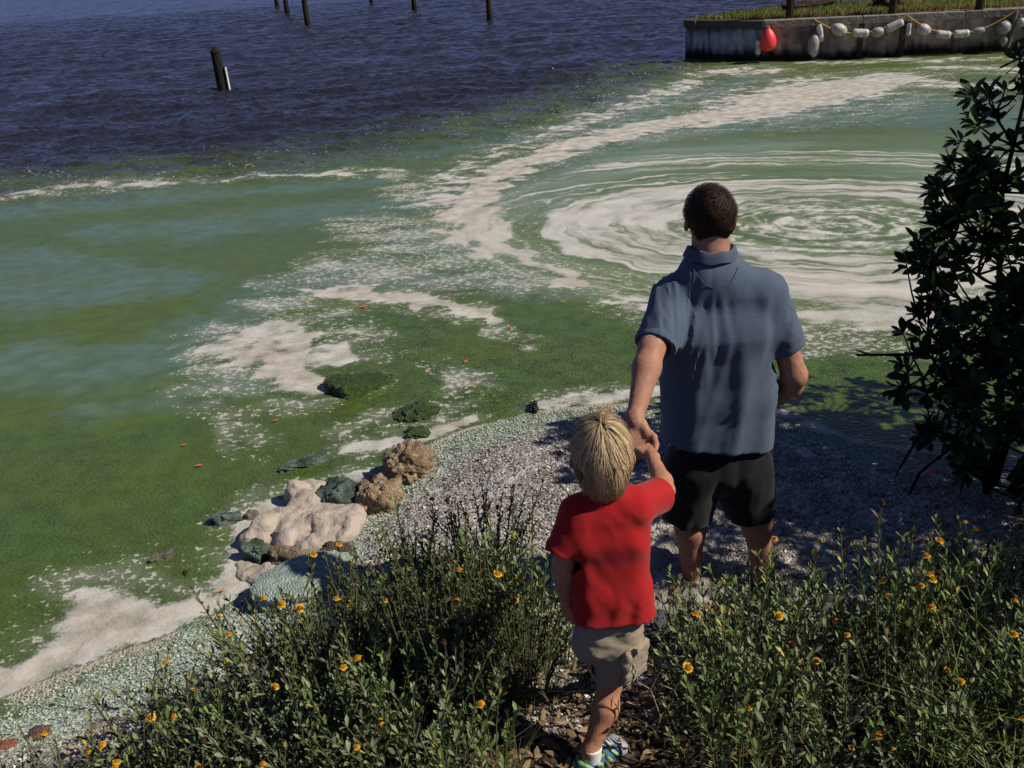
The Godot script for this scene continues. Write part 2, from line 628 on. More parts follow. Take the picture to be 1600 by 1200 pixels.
func water_maps(area: Rect2, size: Vector2i, grain: float) -> StandardMaterial3D:
	var cells := Vector2i(size.x / 8, size.y / 8)
	var pl := plan(area, cells)
	for im: Image in pl:
		im.resize(size.x, size.y, Image.INTERPOLATE_BILINEAR)
	var fo: PackedFloat32Array = pl[0].get_data().to_float32_array()
	var te: PackedFloat32Array = pl[1].get_data().to_float32_array()
	var sk: PackedFloat32Array = pl[2].get_data().to_float32_array()
	var op := field(area, cells, size, open_water)
	var sh := field(area, cells, size, func(x: float, z: float) -> float: return -shore(x, z))
	var streak := fnl(31, 1.0, 4)
	var fine := fnl(32, grain, 2)
	var mid := fnl(33, 5.5, 4)
	var low := fnl(34, 0.6, 3)
	var warp := fnl(35, 1.6, 3)
	var ripple := fnl(36, 5.0, 4)
	var speck := fnl(37, 19.0, 3)
	var W := size.x
	var H := size.y
	var px := PackedByteArray()
	var ro := PackedByteArray()
	var ht := PackedFloat32Array()
	px.resize(W * H * 3)
	ro.resize(W * H)
	ht.resize(W * H)
	var lut := PackedByteArray()
	lut.resize(1025)
	for i in 1025:
		lut[i] = int(round(lin(i / 1024.0, 0, 0).r * 255.0))
	var mx := W / area.size.x
	var my := H / area.size.y
	var ca := cos(0.28)
	var sa := sin(0.28)
	for iy in H:
		var z := area.position.y + (iy + 0.5) / my
		for ix in W:
			var x := area.position.x + (ix + 0.5) / mx
			var i := iy * W + ix
			var w1 := warp.get_noise_2d(x, z)
			var w2 := warp.get_noise_2d(x + 40.0, z - 17.0)
			var s := sh[i]
			var k := 0.22 * smoothstep(0.0, 1.2, s)
			var j := clampi(iy + int(w2 * k * my), 0, H - 1) * W + clampi(ix + int(w1 * k * 1.6 * mx), 0, W - 1)
			var F := fo[j]
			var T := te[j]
			var A := op[i]
			# swirl coordinates
			var vx := x - VORTEX.x
			var vz := z - VORTEX.y
			var ex := (vx * ca + vz * sa) / 2.75
			var ez := (vz * ca - vx * sa) / 1.65
			var q := sqrt(ex * ex + ez * ez) + 1e-4
			var up_ := smoothstep(-0.15, -0.75, ez) * smoothstep(-1.3, -0.7, ex)
			var inv := smoothstep(lerpf(1.62, 2.9, up_), lerpf(1.25, 1.9, up_), q) * (1.0 - A)
			var fn := fine.get_noise_2d(x, z)
			var mi := mid.get_noise_2d(x * 0.8, z)
			var st := streak.get_noise_2d(x * 0.9, z * 3.2 + w1 * 0.5)
			var sp := speck.get_noise_2d(x * 0.7, z)
			if inv > 0.0:
				var qq := q + w1 * 0.055 + w2 * 0.03
				var tw := 2.4 * smoothstep(1.1, 0.0, q)
				var cx := (ex * cos(tw) - ez * sin(tw)) / q
				var cz := (ex * sin(tw) + ez * cos(tw)) / q
				var sv := streak.get_noise_3d(cx * 0.5, cz * 0.5, qq * 6.5) * 0.70 + streak.get_noise_3d(cx * 0.7 + 9.0, cz * 0.7, qq * 19.0) * 0.85
				sv += mid.get_noise_2d(x * 0.35 + w1, z * 0.5 + w2) * 0.5 * smoothstep(0.62, 0.35, q)
				st = lerpf(st, sv, inv)
				mi = lerpf(mi, mid.get_noise_3d(ex / q * 0.5, ez / q * 0.5, qq * 1.9 ) , smoothstep(0.35, 0.7, q) * inv * 0.8)
				var ring := smoothstep(1.13, 1.0, qq) * smoothstep(0.42, 0.62, qq)
				var side := smoothstep(-0.9, 0.3, -ex * 0.6 + ez * 0.8 + 0.55)
				var fv := ring * (0.60 + 0.18 * side)
				fv = maxf(fv, smoothstep(0.64, 0.45, qq) * (0.52 + 0.10 * ez))
				fv = maxf(fv, smoothstep(1.35, 1.05, qq) * 0.36)
				# fine arcs round the outside
				var arcs := smoothstep(0.35, 0.95, sin(qq * 78.0 + w1 * 3.0)) * smoothstep(1.38, 1.28, qq) * smoothstep(0.98, 1.03, qq)
				fv = maxf(fv, arcs * 0.62 * smoothstep(0.7, 0.2, ez))
				if ez < 0.25:
					var fade := smoothstep(0.25, -0.2, ez)
					fv = maxf(fv, fade * 0.66 * smoothstep(0.07, 0.0, absf(qq - 1.52)))
					fv = maxf(fv, fade * 0.60 * smoothstep(0.05, 0.0, absf(qq - 1.86)))
					fv = maxf(fv, fade * 0.46 * smoothstep(0.5, 0.0, absf(qq - 1.7)))
					fv = maxf(fv, fade * 0.62 * smoothstep(0.04, 0.0, absf(qq - 1.30)))
				F = maxf(F, fv * inv)
			var clump := smoothstep(2.3, 0.5, s - w1 * 0.6) * (1.0 - A)
			clump = maxf(clump, smoothstep(0.45, 0.75, low.get_noise_2d(x * 0.8 + 9.0, z) + 0.5) * smoothstep(3.6, 1.5, s) * (1.0 - inv))
			# threshold the foam with streaks and specks
			F *= 0.94
			var mixd := F * (1.0 - F) * 4.0
			var fv2 := F * 1.02 + (st * 0.66 + mi * 0.36 + (sp * 0.22 + fn * 0.16) * (1.0 - 0.7 * inv)) * (0.20 + 0.80 * mixd)
			var fa := smoothstep(0.42 - 0.08 * inv, 0.78 + 0.04 * inv, fv2) if F > 0.02 else 0.0
			fa = maxf(fa * (0.88 + 0.3 * mi), F * 0.42 * smoothstep(0.22, 0.60, fv2))
			fa *= 1.0 - 0.35 * A
			# loose specks
			var S := sk[j] * 1.6
			if S > 0.03:
				fa = maxf(fa, smoothstep(0.52, 0.66, S * 0.48 + sp * 0.95 + fn * 0.35 + st * 0.35 + mi * 0.25) * 0.82)
				fa = maxf(fa, clampf(S * 0.22 + st * 0.5 * S, 0.0, 0.35))
			# flecks thrown up along the edge of the open water
			fa = maxf(fa, smoothstep(0.46, 0.60, sp + fn * 0.12 + st * 0.45 + w1 * 0.2) * 0.5 * 4.0 * A * (1.0 - A))
			fa = clampf(fa, 0.0, 1.0)
			# the water under it
			var lo := low.get_noise_2d(x, z * 1.6) * 0.5 + 0.5
			var r := lerpf(0.058, 0.086, lo)
			var g := lerpf(0.106, 0.118, lo)
			var b := lerpf(0.024, 0.014, lo)
			var tone := 1.0 + 0.22 * mi + 0.18 * fn
			var dk := clump * (0.35 + 0.3 * mi)
			r = lerpf(r, 0.046, dk)
			g = lerpf(g, 0.082, dk)
			b = lerpf(b, 0.014, dk)
			tone += clump * (fn * 0.45 + sp * 0.25 + mi * 0.25 - 0.04) * (0.45 + 0.55 * smoothstep(-1.6, -0.6, x))
			if inv > 0.0:
				var pale := inv * (0.55 + st * 0.5)
				r = lerpf(r, 0.155, pale)
				g = lerpf(g, 0.210, pale)
				b = lerpf(b, 0.100, pale)
			var tt := clampf(T * (0.66 + st * 0.5 + w2 * 0.3), 0.0, 0.85)  # sky sheen mixed into the water colour, with some teal film
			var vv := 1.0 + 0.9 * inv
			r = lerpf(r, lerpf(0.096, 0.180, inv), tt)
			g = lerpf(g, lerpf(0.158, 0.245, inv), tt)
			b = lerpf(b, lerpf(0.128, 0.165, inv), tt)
			r *= tone
			g *= tone
			b *= tone
			var oo := clampf(A + st * 0.5 * A * (1.0 - A) * 4.0, 0.0, 1.0)
			r = lerpf(r, 0.021, oo)
			g = lerpf(g, 0.020, oo)
			b = lerpf(b, 0.026, oo)
			# foam over it
			var ft := 0.95 + 0.14 * fn + 0.20 * mi + 0.24 * st
			var pink := smoothstep(0.75, 1.0, F)
			r = lerpf(r, (0.455 + 0.045 * pink) * ft, fa)
			g = lerpf(g, (0.445 + 0.01 * pink) * ft, fa)
			b = lerpf(b, (0.415 - 0.015 * pink) * ft, fa)
			px[i * 3] = lut[clampi(int(r * 1024.0), 0, 1024)]
			px[i * 3 + 1] = lut[clampi(int(g * 1024.0), 0, 1024)]
			px[i * 3 + 2] = lut[clampi(int(b * 1024.0), 0, 1024)]
			var rough := lerpf(lerpf(0.40, 0.30, clump), 0.10, oo)
			ro[i] = int(lerpf(rough, 0.8, fa) * 255.0)
			var rp := ripple.get_noise_2d(x * 0.7, z) if A > 0.01 else 0.0
			ht[i] = rp * 0.030 * A + (fn * 0.6 + sp * 0.5 + mi * 0.4) * (0.0006 + 0.0048 * clump * (1.0 - fa)) + fa * (0.002 + fn * 0.0004 + mi * 0.003)
	var m := StandardMaterial3D.new()
	m.albedo_texture = ImageTexture.create_from_image(Image.create_from_data(W, H, false, Image.FORMAT_RGB8, px))
	m.roughness = 1.0
	m.roughness_texture = ImageTexture.create_from_image(Image.create_from_data(W, H, false, Image.FORMAT_L8, ro))
	m.roughness_texture_channel = BaseMaterial3D.TEXTURE_CHANNEL_RED
	m.heightmap_enabled = true
	m.heightmap_scale = 100.0
	m.heightmap_texture = ImageTexture.create_from_image(Image.create_from_data(W, H, false, Image.FORMAT_RF, ht.to_byte_array()))
	m.metallic_specular = 0.45 if area == NEAR else 0.8
	m.texture_repeat = false
	return m

func sheet(mb: MB, xs: PackedFloat32Array, zs: PackedFloat32Array, uv_area: Rect2) -> void:
	# a grid of water, lines of z running away from the shore
	var first := mb.v.size()
	for z in zs:
		for x in xs:
			var a := open_water(x, z)
			mb.vert(Vector3(x, wave(x, z, a), z), Vector3.UP, Vector2((x - uv_area.position.x) / uv_area.size.x, (z - uv_area.position.y) / uv_area.size.y))
	var w := xs.size()
	for j in zs.size() - 1:
		for i in w - 1:
			var k := first + j * w + i
			mb.tri(k, k + w + 1, k + 1)
			mb.tri(k, k + w, k + w + 1)
	# normals from the grid
	for j in zs.size():
		for i in w:
			var k := first + j * w + i
			var dx := mb.v[first + j * w + mini(i + 1, w - 1)] - mb.v[first + j * w + maxi(i - 1, 0)]
			var dz := mb.v[first + mini(j + 1, zs.size() - 1) * w + i] - mb.v[first + maxi(j - 1, 0) * w + i]
			var nn := dz.cross(dx).normalized()
			mb.n[k] = nn if nn.y > 0 else -nn

func steps(a: float, b: float, d: float) -> PackedFloat32Array:
	var out := PackedFloat32Array()
	var n := int(ceil(absf(b - a) / d))
	for i in n + 1:
		out.append(lerpf(a, b, float(i) / n))
	return out

func build_water() -> void:
	foam(1.00, [[7.04, -16.37, 0.49], [5.74, -15.63, 0.82], [4.78, -14.97, 0.81], [3.72, -14.1, 0.51], [2.78, -13.81, 0.39], [1.62, -13.1, 0.31], [0.73, -12.24, 0.27], [0.14, -11.59, 0.24]])
	foam(1.00, [[0.14, -11.59, 0.24], [-0.11, -10.81, 0.25], [-0.26, -10.21, 0.25], [-0.38, -9.51, 0.29], [-0.24, -8.79, 0.26], [0.02, -8.21, 0.17], [0.3, -7.72, 0.1], [0.61, -7.29, 0.13]])
	foam(0.75, [[5.37, -18.14, 0.33], [4.51, -18.19, 0.33], [4.1, -18.03, 0.24]])
	foam(0.70, [[5.7, -16.5, 0.56], [4.63, -15.95, 0.52], [3.8, -15.23, 0.29]])
	foam(0.72, [[3.77, -17.35, 0.22], [2.45, -15.44, 0.3], [1.71, -14.61, 0.27], [1.04, -13.9, 0.19], [0.31, -12.85, 0.17], [-0.4, -12, 0.15], [-0.6, -11.46, 0.2], [-0.67, -10.59, 0.21], [-0.66, -9.9, 0.21]])
	foam(0.62, [[-1.31, -11.65, 0.18], [-1.04, -10.69, 0.27], [-0.74, -10, 0.27], [-0.47, -9.48, 0.2]])
	foam(0.80, [[-6.5, -11.69, 0.14], [-5.77, -11.96, 0.18], [-4.92, -11.97, 0.16], [-4.04, -11.87, 0.09], [-3.03, -11.88, 0.07], [-2.01, -11.88, 0.07], [-1.32, -11.79, 0.11]])
	foam(0.50, [[-1.47, -9.42, 0.34], [-0.94, -8.86, 0.48], [-0.41, -8.15, 0.56], [0.07, -7.73, 0.45], [0.51, -7.44, 0.23]])
	foam(0.52, [[-1.98, -6.37, 0.2], [-1.99, -7.02, 0.24], [-1.85, -7.73, 0.28], [-1.38, -8.16, 0.34], [-0.76, -8.03, 0.37], [-0.28, -7.71, 0.34]])
	foam(0.95, [[-1.65, -7.51, 0.08], [-1.29, -7.44, 0.13], [-0.94, -7.24, 0.11], [-0.6, -7.02, 0.09], [-0.32, -6.73, 0.07], [-0.18, -6.51, 0.05]])
	foam(1.00, [[-1.79, -6.28, 0.32], [-1.61, -5.86, 0.24], [-1.45, -5.63, 0.17], [-1.41, -5.78, 0.15]])
	foam(0.85, [[-1.93, -6.48, 0.26], [-1.68, -5.98, 0.3], [-1.42, -6.1, 0.21], [-1.29, -6.2, 0.14]])
	foam(0.50, [[-1.95, -6.81, 0.2], [-1.65, -6.89, 0.26], [-1.36, -6.71, 0.22], [-1.17, -6.42, 0.18]])
	foam(0.55, [[-2.2, -6.65, 0.22], [-2.17, -6.17, 0.22], [-1.92, -5.8, 0.13]])
	foam(0.60, [[-0.49, -5.71, 0.08], [-0.34, -5.42, 0.15], [-0.42, -5.12, 0.1]])
	foam(1.00, [[-0.7, -4.71, 0.04], [-0.49, -4.83, 0.07], [-0.28, -4.97, 0.05]])
	foam(0.70, [[-1.02, -4.71, 0.06], [-0.8, -4.73, 0.05], [-0.62, -4.87, 0.06], [-0.46, -4.99, 0.07]])
	foam(0.50, [[-1.87, -5.07, 0.09], [-1.66, -4.87, 0.13], [-1.54, -4.69, 0.06]])
	foam(0.58, [[-1.14, -4.88, 0.04], [-0.91, -5, 0.04], [-0.68, -5.15, 0.03], [-0.43, -5.37, 0.04]])
	foam(0.55, [[-0.12, -6.31, 0.1], [0.02, -6.11, 0.09], [0.13, -5.97, 0.06]])
	foam(0.70, [[0.57, -7.43, 0.16], [0.87, -7.12, 0.18], [1.11, -6.78, 0.2], [1.34, -6.51, 0.18]])
	foam(0.85, [[2.1, -6.18, 0.22], [2.42, -6.13, 0.27], [2.74, -6.07, 0.25], [3.15, -6.25, 0.24]])
	foam(0.60, [[2.03, -5.78, 0.18], [2.34, -5.62, 0.17], [2.8, -5.66, 0.16]])
	foam(0.90, [[2.27, -7.29, 0.32], [2.47, -6.86, 0.33], [2.83, -6.58, 0.22], [3.33, -6.56, 0.23]])
	foam(0.80, [[8.36, -17.05, 0.23], [8.86, -16.64, 0.26], [9.55, -16.23, 0.29]])
	foam(0.75, [[7.27, -16.42, 0.14], [7.42, -15.75, 0.17], [7.68, -15.15, 0.25], [8.74, -14.76, 0.28]])
	foam(0.70, [[6.08, -18.82, 0.13], [7.92, -18.27, 0.17], [10.27, -17.53, 0.21]])
	foam(1.00, [[-2.38, -2.89, 0.09], [-2.18, -2.94, 0.09], [-2.07, -3.07, 0.11]])
	foam(1.00, [[-2.03, -3.34, 0.17], [-1.93, -3.21, 0.16], [-2.06, -3.11, 0.11], [-2.14, -2.98, 0.06]])
	foam(1.00, [[-1.98, -3.34, 0.15], [-1.78, -3.23, 0.13], [-1.6, -3.32, 0.07], [-1.46, -3.36, 0.06]])
	foam(1.00, [[-1.42, -3.47, 0.08], [-1.4, -3.69, 0.1], [-1.48, -3.89, 0.06], [-1.37, -4.08, 0.11], [-1.24, -3.94, 0.18], [-1.01, -4.04, 0.14]])
	foam(0.80, [[-0.97, -4.25, 0.09], [-1.12, -4.3, 0.05], [-0.92, -4.37, 0.07]])
	foam(0.90, [[0.2, -5.1, 0.07], [0.53, -5.14, 0.07], [0.96, -5.17, 0.07], [1.23, -5.1, 0.07], [1.62, -4.79, 0.06], [1.86, -4.51, 0.05], [1.98, -4.38, 0.04]])
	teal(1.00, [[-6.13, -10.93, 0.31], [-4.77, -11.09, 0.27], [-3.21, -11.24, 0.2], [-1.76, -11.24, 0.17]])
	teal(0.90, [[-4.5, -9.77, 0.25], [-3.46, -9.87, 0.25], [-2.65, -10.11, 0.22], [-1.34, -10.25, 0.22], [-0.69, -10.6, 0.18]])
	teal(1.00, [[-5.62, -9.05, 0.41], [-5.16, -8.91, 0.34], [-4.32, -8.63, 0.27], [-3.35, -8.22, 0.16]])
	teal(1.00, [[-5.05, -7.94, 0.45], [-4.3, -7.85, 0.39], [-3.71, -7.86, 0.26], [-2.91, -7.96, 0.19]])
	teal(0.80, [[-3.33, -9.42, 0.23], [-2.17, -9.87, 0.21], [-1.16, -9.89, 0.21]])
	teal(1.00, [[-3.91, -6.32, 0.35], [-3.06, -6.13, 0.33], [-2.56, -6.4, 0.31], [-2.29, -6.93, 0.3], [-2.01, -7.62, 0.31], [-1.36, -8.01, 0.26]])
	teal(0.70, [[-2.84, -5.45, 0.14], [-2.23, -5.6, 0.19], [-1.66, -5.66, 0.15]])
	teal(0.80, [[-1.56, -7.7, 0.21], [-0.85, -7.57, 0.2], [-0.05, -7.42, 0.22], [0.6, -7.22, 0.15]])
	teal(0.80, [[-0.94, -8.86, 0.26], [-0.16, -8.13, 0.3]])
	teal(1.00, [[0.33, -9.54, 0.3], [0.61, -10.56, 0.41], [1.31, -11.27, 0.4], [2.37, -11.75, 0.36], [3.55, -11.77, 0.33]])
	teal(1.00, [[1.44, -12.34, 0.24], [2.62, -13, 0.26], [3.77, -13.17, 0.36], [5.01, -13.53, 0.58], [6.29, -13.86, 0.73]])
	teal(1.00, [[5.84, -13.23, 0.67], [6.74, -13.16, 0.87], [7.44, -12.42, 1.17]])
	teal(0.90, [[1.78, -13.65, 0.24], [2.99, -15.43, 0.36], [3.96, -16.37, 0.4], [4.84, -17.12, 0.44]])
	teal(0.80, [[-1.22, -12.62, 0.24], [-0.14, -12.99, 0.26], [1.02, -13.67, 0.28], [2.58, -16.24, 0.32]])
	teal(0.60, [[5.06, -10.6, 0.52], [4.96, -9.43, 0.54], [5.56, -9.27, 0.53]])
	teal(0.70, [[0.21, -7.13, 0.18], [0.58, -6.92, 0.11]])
	var t0 := Time.get_ticks_msec()
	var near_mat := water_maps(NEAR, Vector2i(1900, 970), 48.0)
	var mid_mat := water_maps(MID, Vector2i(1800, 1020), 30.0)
	print("water maps ", Time.get_ticks_msec() - t0)
	var far_mat := StandardMaterial3D.new()
	far_mat.albedo_color = lin(0.021, 0.020, 0.026)
	far_mat.roughness = 0.10
	far_mat.metallic_specular = 0.9
	far_mat.uv1_triplanar = true
	far_mat.uv1_world_triplanar = true
	far_mat.uv1_scale = Vector3(0.2, 0.2, 0.26)
	far_mat.heightmap_enabled = true
	far_mat.heightmap_scale = 6.0
	far_mat.heightmap_texture = noise_tex(36, 0.02, 3, Color.BLACK, Color.WHITE, 512)
	var m := ArrayMesh.new()
	var mb := MB.new()
	sheet(mb, steps(-5.2, 5.2, 0.04), steps(-2.2, -7.5, 0.035), NEAR)
	mb.mesh(m)
	mb = MB.new()
	sheet(mb, steps(-9.0, 14.0, 0.065), steps(-7.5, -20.5, 0.055), MID)
	mb.mesh(m)
	mb = MB.new()
	sheet(mb, steps(-64.0, 14.0, 0.15), steps(-20.5, -48.0, 0.11), MID)
	sheet(mb, steps(-64.0, -9.0, 0.14), steps(-7.5, -20.5, 0.10), MID)
	sheet(mb, steps(14.0, 40.0, 0.3), steps(-7.5, -48.0, 0.3), MID)
	sheet(mb, steps(-64.0, -5.2, 0.3), steps(6.0, -7.5, 0.3), MID)
	sheet(mb, steps(5.2, 40.0, 0.4), steps(6.0, -7.5, 0.4), MID)
	sheet(mb, steps(-64.0, 40.0, 0.4), steps(-48.0, -100.0, 0.35), MID)
	sheet(mb, steps(-700.0, 700.0, 12.0), steps(-100.0, -900.0, 9.0), MID)
	sheet(mb, steps(-700.0, -64.0, 6.0), steps(40.0, -100.0, 6.0), MID)
	sheet(mb, steps(40.0, 700.0, 6.0), steps(40.0, -100.0, 6.0), MID)
	mb.mesh(m)
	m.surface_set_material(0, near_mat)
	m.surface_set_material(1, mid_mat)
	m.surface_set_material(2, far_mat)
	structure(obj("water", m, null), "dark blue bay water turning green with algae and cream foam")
	var bed := MB.new()
	bed.quad(Vector3(-800, -0.9, 60), Vector3(800, -0.9, 60), Vector3(800, -0.9, -950), Vector3(-800, -0.9, -950))
	structure(obj("lake_bed", bed.mesh(), mat("lake_bed", lin(0.02, 0.03, 0.015), 0.9)))

func build_ground() -> void:
	var m := vmat("ground", 0.85, 0.35)
	m.heightmap_enabled = true
	m.uv1_triplanar = true
	m.uv1_world_triplanar = true
	m.uv1_scale = Vector3(2, 2, 2)
	m.heightmap_scale = 1.4
	m.heightmap_texture = noise_tex(41, 0.05, 4, Color.BLACK, Color.WHITE, 512)
	var mb := MB.new()
	var xs := steps(-3.4, 4.6, 0.02)
	var zs := steps(0.4, -5.5, 0.02)
	var w := xs.size()
	for z in zs:
		for x in xs:
			var s := shore(x, z)
			var h := ground_height(x, z, s)
			var n1 := ground_b.get_noise_2d(x, z)
			var n2 := ground_c.get_noise_2d(x, z)
			var n0 := ground_a.get_noise_2d(x, z)
			h += n2 * 0.005 * smoothstep(0.1, 0.5, s)
			var e := s + n1 * 0.10 + n0 * 0.12
			# drowned scum, mint crust, shell sand, dark soil inland
			var c := Color(0.05, 0.09, 0.03)
			c = c.lerp(Color(0.42, 0.38, 0.30), smoothstep(-0.1, 0.0, e) * smoothstep(0.12, 0.03, e))
			c = c.lerp(Color(0.22, 0.29, 0.21), smoothstep(0.05, 0.12, e + n2 * 0.06))
			c = c.lerp(Color(0.38, 0.44, 0.39), smoothstep(0.12, 0.22, e + n2 * 0.05) * clampf(0.85 + n2, 0.0, 1.0))
			c = c.lerp(Color(0.37, 0.355, 0.335) * (1.0 + n2 * 0.9), smoothstep(0.34, 0.50, e + n2 * 0.08 - 0.22 * smoothstep(-0.7, -1.4, x)))
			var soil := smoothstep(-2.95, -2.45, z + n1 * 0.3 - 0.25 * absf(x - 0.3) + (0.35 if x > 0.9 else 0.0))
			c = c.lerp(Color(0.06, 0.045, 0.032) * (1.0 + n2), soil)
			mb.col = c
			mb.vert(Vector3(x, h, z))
	for j in zs.size() - 1:
		for i in w - 1:
			var k := j * w + i
			mb.tri(k, k + w + 1, k + 1)
			mb.tri(k, k + w, k + w + 1)
	for j in zs.size():
		for i in w:
			var dx := mb.v[j * w + mini(i + 1, w - 1)] - mb.v[j * w + maxi(i - 1, 0)]
			var dz := mb.v[mini(j + 1, zs.size() - 1) * w + i] - mb.v[maxi(j - 1, 0) * w + i]
			var nn := dz.cross(dx).normalized()
			mb.n[j * w + i] = nn if nn.y > 0 else -nn
	# coarser land behind and to the sides
	mb.col = Color(0.06, 0.05, 0.035)
	for part: Array in [[-16.0, -3.4, 12.0, -5.5], [4.6, 16.0, 12.0, -5.5], [-3.4, 4.6, 12.0, 0.4]]:
		var first := mb.v.size()
		var px := steps(part[0], part[1], 0.3)
		var pz := steps(part[2], part[3], 0.3)
		for z in pz:
			for x in px:
				mb.vert(Vector3(x, ground_height(x, z, shore(x, z)), z), Vector3.UP)
		for j in pz.size() - 1:
			for i in px.size() - 1:
				var k := first + j * px.size() + i
				mb.tri(k, k + px.size() + 1, k + 1)
				mb.tri(k, k + px.size(), k + px.size() + 1)
	structure(obj("ground", mb.mesh(), m), "shell strewn bank sloping down to the water")

func _ready() -> void:
	var cam := Camera3D.new()
	cam.name = "camera"
	cam.fov = 2.0 * rad_to_deg(atan(600.0 / 1400.0))
	cam.near = 0.05
	cam.far = 1500.0
	cam.position = Vector3(0, 2.75, 0)
	cam.rotation = Vector3(deg_to_rad(-26.9), 0, deg_to_rad(-3.8))
	add_child(cam)
	cam.current = true
	var sky_mat := ProceduralSkyMaterial.new()
	sky_mat.sky_top_color = lin(0.012, 0.030, 0.100)
	sky_mat.sky_horizon_color = lin(0.150, 0.205, 0.44)
	sky_mat.sky_curve = 0.42
	sky_mat.ground_bottom_color = lin(0.02, 0.03, 0.02)
	sky_mat.ground_horizon_color = lin(0.08, 0.10, 0.14)
	var sky := Sky.new()
	sky.sky_material = sky_mat
	var env := Environment.new()
	env.background_mode = Environment.BG_SKY
	env.sky = sky
	env.background_energy_multiplier = 1.0
	env.tonemap_mode = Environment.TONE_MAPPER_LINEAR
	env.tonemap_exposure = 1.0
	env.sdfgi_enabled = true
	env.ssao_enabled = true
	env.ssil_enabled = true
	var we := WorldEnvironment.new()
	we.name = "environment"
	we.environment = env
	add_child(we)
	var sun := DirectionalLight3D.new()
	sun.name = "sun"
	sun.light_energy = 1.6
	sun.light_color = Color(1.0, 0.96, 0.90)
	sun.light_angular_distance = 0.5
	sun.shadow_enabled = true
	add_child(sun)
	var az := deg_to_rad(104.0)
	var el := deg_to_rad(44.0)
	var to_sun := Vector3(sin(az) * cos(el), sin(el), -cos(az) * cos(el))
	sun.look_at_from_position(to_sun * 10.0, Vector3.ZERO)
	rng.seed = 7
	build_water()
	build_ground()
	materials()
	build_seawall()
	build_pilings()
	build_rocks()
	build_litter()
	build_mangrove()
	build_plants()
	build_man()
	build_boy()

func materials() -> void:
	var weave := noise_tex(71, 0.09, 3, Color.BLACK, Color.WHITE, 256)
	var cloth := func(called: String, a: Color, b: Color, rough: float, cm: float, metres := 0.12) -> StandardMaterial3D:
		var m := mat(called, Color.WHITE, rough, 0.3)
		triplanar(m, noise_tex(72 + called.length(), 0.03, 4, a, b, 256), metres, weave, cm * 0.9)
		m.rim_enabled = true
		m.rim = 0.25
		m.rim_tint = 0.6
		return m
	cloth.call("man_shirt", lin(0.064, 0.090, 0.138), lin(0.082, 0.112, 0.164), 0.85, 0.05)
	cloth.call("black_cloth", lin(0.006, 0.006, 0.007), lin(0.010, 0.010, 0.012), 0.9, 0.05)
	cloth.call("red_cloth", lin(0.33, 0.008, 0.010), lin(0.40, 0.012, 0.014), 0.85, 0.04)
	cloth.call("khaki", lin(0.26, 0.215, 0.150), lin(0.33, 0.275, 0.195), 0.85, 0.05)
	cloth.call("sock", lin(0.70, 0.70, 0.70), lin(0.80, 0.80, 0.80), 0.9, 0.08)
	var skin := func(called: String, a: Color, b: Color) -> void:
		var m := mat(called, Color.WHITE, 0.6, 0.35)
		triplanar(m, noise_tex(81 + called.length(), 0.02, 4, a, b, 256), 0.16, weave, 0.10)
		m.subsurf_scatter_enabled = true
		m.subsurf_scatter_strength = 0.12
	skin.call("man_skin", lin(0.30, 0.135, 0.085), lin(0.46, 0.255, 0.175))
	skin.call("boy_skin", lin(0.35, 0.155, 0.085), lin(0.50, 0.265, 0.160))
	vmat("eye", 0.2)
	vmat("hair", 0.55, 0.25)
	mat("black_shoe", lin(0.012, 0.012, 0.012), 0.6)
	vmat("shoe", 0.55)

func stone_obj(called: String, label: String, cat: String, at: Vector3, radii: Vector3, turn: Basis, seed_: int, amp: float, ca: Color, cb: Color, m: Material, rings := 26, grp := "", fine := 0.0) -> MeshInstance3D:
	var mb := MB.new()
	var nn := fnl(seed_, 1.1, 4)
	if rings >= 36:
		nn = fnl(seed_, 1.5, 2, FastNoiseLite.TYPE_CELLULAR)
		nn.cellular_return_type = FastNoiseLite.RETURN_DISTANCE2_SUB
	mb.stone(Vector3.ZERO, radii, turn, nn, amp, Vector3(seed_, 0, 0), rings)
	var cn := fnl(seed_ + 1, 9.0, 4)
	var fn := fnl(seed_ + 2, 40.0, 3)
	for i in mb.v.size():
		var p := mb.v[i]
		if fine > 0.0:
			mb.v[i] += mb.n[i] * fn.get_noise_3dv(p) * fine
		var t := clampf(cn.get_noise_3dv(p + at) * 1.1 + 0.5, 0.0, 1.0)
		mb.c[i] = ca.lerp(cb, t) * (1.0 + 0.35 * fn.get_noise_3dv(p))
	mb.smooth()
	var o := obj(called, mb.mesh(), m, null, at)
	tag(o, label, cat, grp)
	return o

